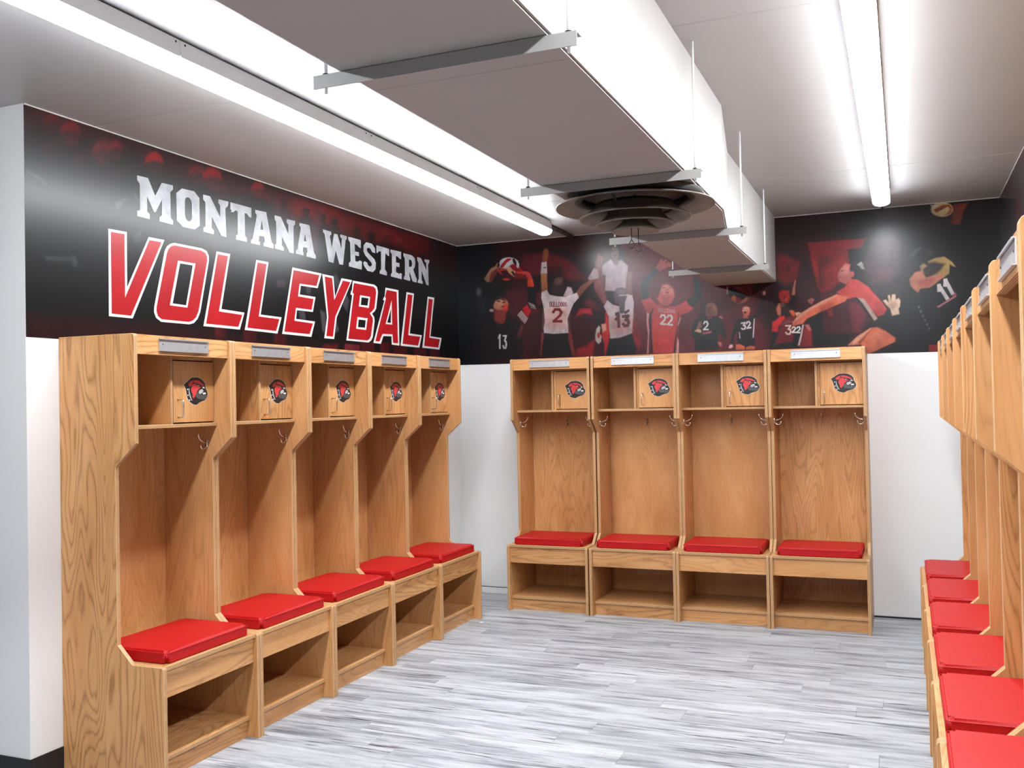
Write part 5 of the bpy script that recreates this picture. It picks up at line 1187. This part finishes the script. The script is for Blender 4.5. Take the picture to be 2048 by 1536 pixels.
mural_r = put('wall_mural', box_mesh('wall_mural', RW - 0.002, RW, YR, -0.002, ZM - 0.03, H - tr), [M['dark_print']])
tag(mural_r, 'dark mural strip on the wall above the row of lockers at right', 'mural')

# ------------------------------------------------------------------ lockers
DO, ZO, ZI, DI, ZS, DS, ZB, DB, ZL = 0.409, 1.3575, 1.2625, 0.3025, 0.542, 0.378, 0.469, 0.5386, 1.803
TH = 0.0185

def rounded(prev, p, nxt, r, n=4):
    p, a, c = Vector(p), Vector(prev), Vector(nxt)
    d1 = (a - p).normalized(); d2 = (c - p).normalized()
    ang = d1.angle(d2); t = r / math.tan(ang / 2)
    s, e = p + d1 * t, p + d2 * t
    out = []
    for i in range(n + 1):
        k = i / n
        out.append(tuple((s * (1 - k) + p * k) * (1 - k) + (p * (1 - k) + e * k) * k))
    return out

def side_panel_mesh():
    P0 = [(0.0, 0.0), (DB, 0.0), (DB, ZB), (DS, ZB), (DI, ZS), (DI, ZI), (DO, ZO), (DO, ZL), (0.0, ZL)]
    prof = []
    for i, p in enumerate(P0):
        if i in (2, 7):
            prof += rounded(P0[i - 1], p, P0[(i + 1) % len(P0)], 0.014)
        else:
            prof.append(p)
    bm = bmesh.new()
    a = [bm.verts.new((0, -d, z)) for d, z in prof]
    b_ = [bm.verts.new((TH, -d, z)) for d, z in prof]
    bm.faces.new(a); bm.faces.new(b_)
    n = len(prof)
    for i in range(n):
        f = bm.faces.new((a[i], a[(i + 1) % n], b_[(i + 1) % n], b_[i])); f.material_index = 1
    bmesh.ops.recalc_face_normals(bm, faces=bm.faces)
    ed = [e for e in bm.edges if len({f.material_index for f in e.link_faces}) == 2]
    bmesh.ops.bevel(bm, geom=ed, offset=0.0012, segments=1, affect='EDGES', material=1)
    return done(bm, 'side_panel')

def hook_mesh():
    bm = bmesh.new()
    # pad, then two prongs, facing -y
    tube(bm, [(0, 0, -0.022), (0, 0, -0.020), (0, 0, 0.012), (0, 0, 0.014)], [0.003, 0.0055, 0.0055, 0.003], 8)
    tube(bm, [(0, -0.002, 0.004), (0, -0.014, 0.000), (0, -0.030, 0.004), (0, -0.046, 0.014), (0, -0.056, 0.028), (0, -0.058, 0.040), (0, -0.058, 0.044)], [0.0035, 0.0033, 0.003, 0.003, 0.003, 0.0045, 0.002], 8)
    tube(bm, [(0, -0.002, -0.010), (0, -0.012, -0.026), (0, -0.026, -0.032), (0, -0.038, -0.026), (0, -0.043, -0.014), (0, -0.043, -0.008)], [0.0035, 0.003, 0.003, 0.003, 0.0042, 0.002], 8)
    return done(bm, 'hook')

def plate_mesh():
    bm = bmesh.new()
    bm_box(bm, 0, 0.305, -0.0025, 0, 0, 0.054)
    bm_box(bm, 0, 0.305, -0.0085, -0.0025, 0, 0.0022)
    bm_box(bm, 0, 0.305, -0.0085, -0.0025, 0.0518, 0.054)
    bm_box(bm, 0, 0.305, -0.0085, -0.0070, 0.0022, 0.0052)
    bm_box(bm, 0, 0.305, -0.0085, -0.0070, 0.0488, 0.0518)
    return done(bm, 'name_plate')

def emblem_mesh():
    bm = bmesh.new()
    order = ['white', 'black', 'red', 'grey', 'silver']
    for k, (mname, pts) in enumerate(EMBLEM):
        lvl = 0 if k == 0 else (1 if k == 1 else (2 if mname in ('red', 'grey') else 3))
        w = 0.0004 + 0.00025 * lvl
        vs_ = [bm.verts.new((p[0] / 1e4, -w, p[1] / 1e4)) for p in pts]
        es = [bm.edges.new((vs_[i], vs_[(i + 1) % len(vs_)])) for i in range(len(vs_))]
        r_ = bmesh.ops.triangle_fill(bm, use_beauty=True, edges=es)
        fs = [f for f in r_['geom'] if isinstance(f, bmesh.types.BMFace)]
        ex = bmesh.ops.extrude_face_region(bm, geom=fs)
        for v in [q for q in ex['geom'] if isinstance(q, bmesh.types.BMVert)]:
            v.co.y += w
        linked = set(fs)
        for v in {v for f in fs for v in f.verts} | {q for q in ex['geom'] if isinstance(q, bmesh.types.BMVert)}:
            linked.update(v.link_faces)
        for f in linked: f.material_index = order.index(mname)
    return done(bm, 'emblem')

def make_locker():
    root = empty('locker')
    sp = side_panel_mesh()
    put('side_panel', sp, [M['wood_v'], M['ply_x']], root, (0, 0, 0))
    put('side_panel', sp, (), root, (LW - TH, 0, 0))
    x0, x1 = TH, LW - TH
    put('back_panel', board_mesh('back_panel', x0, x1, -0.018, -0.004, 0.0, ZL - TH, 'y'), [M['wood_v'], M['ply_y']], root)
    put('top_panel', board_mesh('top_panel', x0, x1, -0.377, -0.004, ZL - TH, ZL - 0.001, 'z'), [M['wood_h'], M['ply_z']], root)
    put('header', board_mesh('header', x0, x1, -0.397, -0.377, 1.720, ZL - 0.001, 'y'), [M['wood_h'], M['ply_y']], root)
    np_ = put('name_plate', plate_mesh(), [M['alu']], root, (0.150, -0.397, 1.737))
    for sx_ in (0.022, 0.283):
        put('screw', lathe_mesh('screw', [(0, 0.0012), (0.0022, 0.0012), (0.0032, 0.0)], 10), [M['darkmetal']], np_, (sx_, -0.0026, 0.029), (math.pi / 2, 0, 0))
    put('shelf', board_mesh('shelf', x0, x1, -0.329, -0.018, 1.411, 1.427, 'z'), [M['wood_h'], M['ply_z']], root)
    put('divider', board_mesh('divider', 0.2885, 0.3045, -0.329, -0.018, 1.427, ZL - TH, 'x'), [M['wood_v'], M['ply_x']], root)
    put('rail', board_mesh('rail', 0.3045, x1, -0.309, -0.293, 1.709, ZL - TH, 'y'), [M['wood_h'], M['ply_y']], root)
    door = put('door', board_mesh('door', 0.3215, 0.5835, -0.3145, -0.2965, 1.4325, 1.7055, 'y'), [M['wood_v'], M['ply_y']], root)
    put('door_stop', board_mesh('door_stop', 0.3045, 0.3195, -0.311, -0.296, 1.427, 1.709, 'y'), [M['wood_v'], M['ply_y']], root)
    h = 0.0035
    put('handle', tube_mesh('handle', [(0.349, -0.3145, 1.533), (0.349, -0.336, 1.533), (0.349, -0.343, 1.531), (0.349, -0.3465, 1.524), (0.349, -0.3465, 1.464), (0.349, -0.343, 1.457), (0.349, -0.336, 1.455), (0.349, -0.3145, 1.455)], h, 10), [M['nickel']], door)
    em = put('emblem', emblem_mesh(), [M['em_white'], M['em_black'], M['em_red'], M['em_grey'], M['em_silver']], door, (0, -0.3145, 0))
    tag(em, 'red, black and grey head emblem with a pale outline')
    hk = hook_mesh()
    put('hook', hk, [M['nickel']], root, (x0, -0.27, 1.335), (0, 0, math.pi / 2))
    put('hook', hk, (), root, (x1, -0.27, 1.335), (0, 0, -math.pi / 2))
    put('hook', hk, (), root, (0.305, -0.018, 1.335))
    put('seat_board', board_mesh('seat_board', x0, x1, -0.530, -0.018, 0.452, ZB, 'z'), [M['wood_h'], M['ply_z']], root)
    put('apron', board_mesh('apron', x0, x1, -0.518, -0.500, 0.340, 0.452, 'y'), [M['wood_h'], M['ply_y']], root)
    put('lower_shelf', board_mesh('lower_shelf', x0, x1, -0.490, -0.018, 0.078, 0.0945, 'z'), [M['wood_h'], M['ply_z']], root)
    put('kick_board', board_mesh('kick_board', x0, x1, -0.478, -0.460, 0.0, 0.078, 'y'), [M['wood_h'], M['ply_y']], root)
    return root

def cushion_mesh():
    bm = bmesh.new()
    bm_box(bm, 0.0, 0.516, -0.375, 0.0, 0.0, 0.052)
    bmesh.ops.bevel(bm, geom=[e for e in bm.edges if abs(e.verts[0].co.z - e.verts[1].co.z) > 0.01], offset=0.016, segments=4, affect='EDGES')
    bmesh.ops.bevel(bm, geom=[e for e in bm.edges if all(v.co.z > 0.05 for v in e.verts)], offset=0.009, segments=3, affect='EDGES')
    bmesh.ops.bevel(bm, geom=[e for e in bm.edges if all(v.co.z < 0.002 for v in e.verts)], offset=0.004, segments=2, affect='EDGES')
    return done(bm, 'seat_cushion', smooth=False)

def cushion_seam():
    bm = bmesh.new()
    r, x0, x1, y0, y1, z = 0.016, 0.0, 0.516, -0.375, 0.0, 0.0435
    pts = []
    for cx_, cy_, a0 in ((x1 - r, y1 - r, 0), (x0 + r, y1 - r, 90), (x0 + r, y0 + r, 180), (x1 - r, y0 + r, 270)):
        for k in range(5):
            a = math.radians(a0 + 90 * k / 4)
            pts.append((cx_ + r * math.cos(a), cy_ + r * math.sin(a), z))
    pts.append(pts[0])
    tube(bm, pts, 0.0018, 6, cap=False)
    return done(bm, 'seam')

proto = make_locker()
cush_me, seam_me = cushion_mesh(), cushion_seam()
for p in cush_me.polygons: p.use_smooth = p.area < 0.004
first = [True]
cush_proto = None

def place(label, clabel, group, cgroup, loc, rz):
    global cush_proto
    o = proto if first[0] else copy_tree(proto)
    o.location = loc; o.rotation_euler = (0, 0, rz)
    tag(o, label, 'locker', group)
    if first[0]:
        c = put('seat_cushion', cush_me, [M['red_pad']])
        put('seam', seam_me, [M['red_pad']], c)
        cush_proto = c
    else:
        c = copy_tree(cush_proto)
    first[0] = False
    off = Matrix.Rotation(rz, 3, 'Z') @ Vector((0.047, -0.138, ZB))
    c.location = Vector(loc) + off
    c.rotation_euler = (0, 0, rz + random.uniform(-0.006, 0.006))
    tag(c, clabel, 'cushion', cgroup)

ordl = ['first', 'second', 'third', 'fourth', 'fifth', 'sixth', 'seventh', 'eighth']
for i in range(5):
    if i == 0:
        la = 'oak plywood locker nearest the camera under the big lettering, boldly grained side panel showing'
        cb = 'red padded seat cushion nearest the camera in the row under the big lettering'
    elif i == 4:
        la = 'oak plywood locker at the far end of the row under the big lettering'
        cb = 'smallest looking red seat cushion, at the far end of the row under the big lettering'
    else:
        la = '%s oak plywood locker from the camera in the row under the big lettering' % ordl[i]
        cb = '%s red seat cushion from the camera in the row under the big lettering' % ordl[i]
    place(la, cb, 'lockers along the left wall', 'cushions along the left wall', (0.001, -3.8794 + i * PITCHW + 0.002, 0), math.pi / 2)
bx = [0.6085, 1.2245, 1.8330, 2.4430]
names_b = ['leftmost of the four', 'second from left of the four', 'third from left of the four', 'rightmost of the four']
for i in range(4):
    place('%s oak lockers along the back wall, below the jersey mural' % names_b[i],
          '%s red seat cushions on the back wall lockers' % names_b[i],
          'lockers along the back wall', 'cushions along the back wall', (bx[i], -0.001, 0), 0.0)
for i in range(8):
    if i == 0:
        la = 'oak plywood locker farthest from the camera in the row at right'
        cb = 'red seat cushion farthest from the camera in the right hand row'
    elif i == 7:
        la = 'oak plywood locker nearest the camera in the row at right, cut off by the frame'
        cb = 'red seat cushion nearest the camera in the right hand row, below the frame edge'
    else:
        la = '%s oak plywood locker from the back wall in the row at right' % ordl[i]
        cb = '%s red seat cushion from the back wall in the right hand row' % ordl[i]
    place(la, cb, 'lockers along the right wall', 'cushions along the right wall', (RW - 0.003, -0.687 - i * PITCHW, 0), -math.pi / 2)

# ------------------------------------------------------------------ air duct
ZD = 2.292
XD0, XDW, XDN = 2.040, 2.578, 2.470
YW, YT = -2.74, -1.95
def prism(name, a, b_, y0, y1):
    """duct length from cross-section a=(x0,x1) at y0 to b_ at y1"""
    bm = bmesh.new()
    v = [bm.verts.new(p) for p in ((a[0], y0, ZD), (a[1], y0, ZD), (a[1], y0, H), (a[0], y0, H), (b_[0], y1, ZD), (b_[1], y1, ZD), (b_[1], y1, H), (b_[0], y1, H))]
    for q in ((0, 1, 2, 3), (4, 7, 6, 5), (0, 4, 5, 1), (1, 5, 6, 2), (2, 6, 7, 3), (3, 7, 4, 0)):
        bm.faces.new([v[k] for k in q])
    bmesh.ops.bevel(bm, geom=[e for e in bm.edges if all(x.co.z < ZD + 0.01 for x in e.verts) and abs(e.verts[0].co.y - e.verts[1].co.y) > 0.1], offset=0.006, segments=2, affect='EDGES')
    return done(bm, name)
duct = empty('air_duct', (0, 0, 0))
tag(duct, 'wide white boxed air duct hung below the ceiling, narrowing towards the back wall', 'duct')
HB = H - 0.0005
for a, b_, y0, y1 in (((XD0, XDW), (XD0, XDW), -8.6, -6.32), ((XD0, XDW), (XD0, XDW), -6.32, -4.74), ((XD0, XDW), (XD0, XDW), -4.74, YW), ((XD0, XDW), (XD0, XDN), YW, YT), ((XD0, XDN), (XD0 - 0.012, XDN - 0.006), YT, -0.002)):
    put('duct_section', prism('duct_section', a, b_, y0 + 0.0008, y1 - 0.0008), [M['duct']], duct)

def hanger(y, xa, xb, label):
    root = empty('duct_hanger', (0, y, ZD))
    tag(root, label, 'hanger', 'angle iron hangers under the duct')
    bm = bmesh.new()
    bm_box(bm, xa, xb, 0.0, 0.003, -0.034, -0.0015)
    bm_box(bm, xa, xb, 0.003, 0.034, -0.0045, -0.0015)
    put('angle_bar', done(bm, 'angle_bar'), [M['duct']], root)
    for x in (xa + 0.024, xb - 0.024):
        rod = put('rod', tube_mesh('rod', [(x, 0.018, -0.042), (x, 0.018, H - ZD - 0.001)], 0.0042, 8), [M['steel']], root)
        put('nut', tube_mesh('nut', [(x, 0.018, -0.0095), (x, 0.018, -0.0047)], 0.0085, 6), [M['darkmetal']], rod)
        put('nut', tube_mesh('nut', [(x, 0.018, 0.0), (x, 0.018, 0.006)], 0.0085, 6), [M['darkmetal']], rod)
hanger(-4.90, 1.972, 2.640, 'white angle iron duct hanger nearest the camera')
hanger(-3.545, 1.965, 2.640, 'white angle iron duct hanger just in front of the round vent')
hanger(-2.32, 1.945, 2.610, 'white angle iron duct hanger just behind the round vent')
hanger(-0.98, 1.930, 2.540, 'white angle iron duct hanger nearest the back wall')

# ------------------------------------------------------------------ round ceiling diffuser
VX, VY = 2.320, -3.238
vent = empty('round_vent', (VX, VY, ZD))
tag(vent, 'large round grey vent of nested cones under the duct', 'vent')
def cone(name, rin, zin, rout, zout, th=0.003, lip=0.006):
    z0, z1 = zin - ZD, zout - ZD
    prof = []
    for k in range(7):
        t = k / 6
        prof.append((rin + (rout - rin) * t, z0 + (z1 - z0) * (t ** 0.7)))
    prof.append((rout + 0.004, z1 + 0.001)); prof.append((rout + 0.004, z1 + lip))
    for k in range(6, -1, -1):
        t = k / 6
        prof.append((rin + (rout - rin) * t + 0.001, z0 + (z1 - z0) * (t ** 0.7) + th + (lip - th) * t * 0.6))
    prof.append(prof[0])
    return lathe_mesh(name, prof, 64)
put('neck', lathe_mesh('neck', [(0.262, -0.0015), (0.262, -0.026), (0.206, -0.026), (0.206, -0.0015), (0.262, -0.0015)], 48), [M['vent_shade']], vent)
put('throat', lathe_mesh('throat', [(0.0, -0.003), (0.204, -0.003), (0.204, -0.001), (0.0, -0.001)], 48), [M['vent_shade']], vent)
put('cone_ring', cone('cone_ring', 0.212, ZD - 0.012, 0.303, 2.240), [M['vent']], vent)
put('cone_ring', cone('cone_ring', 0.150, 2.252, 0.211, 2.196), [M['vent']], vent)
put('cone_ring', cone('cone_ring', 0.100, 2.226, 0.149, 2.170), [M['vent']], vent)
put('centre_cone', lathe_mesh('centre_cone', [(0.0, 2.156 - ZD), (0.05, 2.155 - ZD), (0.086, 2.146 - ZD), (0.092, 2.146 - ZD), (0.092, 2.150 - ZD), (0.055, 2.182 - ZD), (0.035, 2.205 - ZD), (0.0, 2.205 - ZD)], 48), [M['vent']], vent)
for a in (20, 140, 260):
    ca, sa = math.cos(math.radians(a)), math.sin(math.radians(a))
    put('strut', tube_mesh('strut', [(0.04 * ca, 0.04 * sa, 2.195 - ZD), (0.13 * ca, 0.13 * sa, 2.222 - ZD), (0.215 * ca, 0.215 * sa, 2.270 - ZD)], 0.005, 6), [M['vent_shade']], vent)
put('stem', tube_mesh('stem', [(0, 0, 2.20 - ZD), (0, 0, -0.004)], 0.008, 8), [M['vent_shade']], vent)
for k, (dx, zb_) in enumerate(((-0.006, 2.100), (0.021, 2.086))):
    L_ = [(dx, -0.035, 2.156 - ZD), (dx, -0.035, zb_ + 0.012 - ZD), (dx - 0.011, -0.035, zb_ - 0.006 - ZD), (dx - 0.010, -0.035, zb_ - 0.018 - ZD), (dx, -0.035, zb_ - 0.023 - ZD), (dx + 0.010, -0.035, zb_ - 0.018 - ZD), (dx + 0.011, -0.035, zb_ - 0.006 - ZD), (dx, -0.035, zb_ + 0.011 - ZD)]
    put('pull_wire', tube_mesh('pull_wire', L_, 0.0017, 6), [M['darkmetal']], vent)

# ------------------------------------------------------------------ strip lights
def strip(xc, y0, y1, label, group):
    root = empty('strip_light', (xc, y0, H))
    tag(root, label, 'light', group)
    L_ = y1 - y0
    w = 0.050
    put('housing', box_mesh('housing', -w, w, 0.0006, L_ - 0.0006, -0.066, -0.006, 0.002, 1), [M['steel']], root)
    bm = bmesh.new()
    prof = [(-w, -0.066), (-w, -0.076)]
    for k in range(1, 8):
        a = math.pi * k / 8
        prof.append((-w * math.cos(a), -0.076 - 0.025 * math.sin(a)))
    prof += [(w, -0.076), (w, -0.066)]
    r0 = [bm.verts.new((x, 0.002, z)) for x, z in prof]; r1 = [bm.verts.new((x, L_ - 0.002, z)) for x, z in prof]
    for k in range(len(prof) - 1):
        f = bm.faces.new((r0[k], r0[k + 1], r1[k + 1], r1[k])); f.smooth = 1 < k < len(prof) - 3
    bm.faces.new((r0[-1], r0[0], r1[0], r1[-1])); bm.faces.new(r0); bm.faces.new(r1)
    put('diffuser', done(bm, 'diffuser'), [M['lens']], root)
    put('mounting_strip', box_mesh('mounting_strip', -0.02, 0.02, 0.05, L_ - 0.05, -0.006, -0.0005), [M['darkmetal']], root)
    for yy in (0.022, L_ - 0.022):
        for sx_ in (-1, 1):
            put('screw', tube_mesh('screw', [(sx_ * (w - 0.001), yy, -0.018), (sx_ * (w + 0.0012), yy, -0.018)], 0.004, 8), [M['darkmetal']], root)

SEC = 1.2192
which = ['at the back wall end', 'second from the back wall', 'third from the back wall', 'fourth from the back wall', 'fifth from the back wall', 'last from the back wall']
for k in range(6):
    strip(0.992, -0.645 - (k + 1) * SEC, -0.645 - k * SEC, 'glowing strip light %s, in the run beside the big lettering' % which[k], 'left run of strip lights')
for k in range(6):
    strip(3.172, -0.60 - (k + 1) * SEC, -0.60 - k * SEC, 'glowing strip light %s, in the run right of the duct' % which[k], 'right run of strip lights')

for xa, ya, r_, lb in ((0.985, -0.645, 0.014, 'brown conduit from the strip light beside the lettering to the back wall'), (3.172, -0.60, 0.008, 'short dark conduit from the right strip light to the back wall')):
    o = put('conduit', tube_mesh('conduit', [(xa, ya, H - 0.030), (xa, ya + 0.05, H - 0.028), (xa - 0.002, ya + 0.10, H - r_ - 0.002), (xa - 0.004, -0.004, H - r_ - 0.002)], r_, 10), [M['conduit']])
    tag(o, lb, 'conduit')

# ------------------------------------------------------------------ small things
o = put('wall_cable', tube_mesh('wall_cable', [(0.03, -0.006, 0.049), (0.15, -0.008, 0.050), (0.30, -0.008, 0.0485), (0.42, -0.009, 0.0495), (0.64, -0.008, 0.049)], 0.0028, 6), [M['darkmetal']])
tag(o, 'thin black cable lying along the white skirting in the back corner', 'cable')
bm = bmesh.new()
vs_ = [bm.verts.new(p) for p in ((-0.012, -0.006, 0.0005), (0.004, -0.011, 0.0005), (0.013, 0.002, 0.0012), (0.003, 0.010, 0.0035), (-0.010, 0.006, 0.0015))]
f = bm.faces.new(vs_)
ex = bmesh.ops.extrude_face_region(bm, geom=[f])
for v in [q for q in ex['geom'] if isinstance(q, bmesh.types.BMVert)]: v.co.z += 0.0006
o = put('paper_scrap', done(bm, 'paper_scrap'), [M['paper']], None, (0.581, -0.939, 0))
tag(o, 'tiny white paper scrap on the floor by the far left locker', 'scrap')
o = put('wall_hook', tube_mesh('wall_hook', [(0, 0.03, 0.0), (-0.012, 0.03, 0.0), (-0.016, 0.0, 0.004), (-0.016, -0.10, 0.010), (-0.014, -0.13, 0.004), (-0.010, -0.135, -0.012)], 0.004, 8), [M['nickel']], None, (RW - 0.0025, -0.50, 2.366))
tag(o, 'small bent metal hook on the dark mural above the right lockers', 'hook')
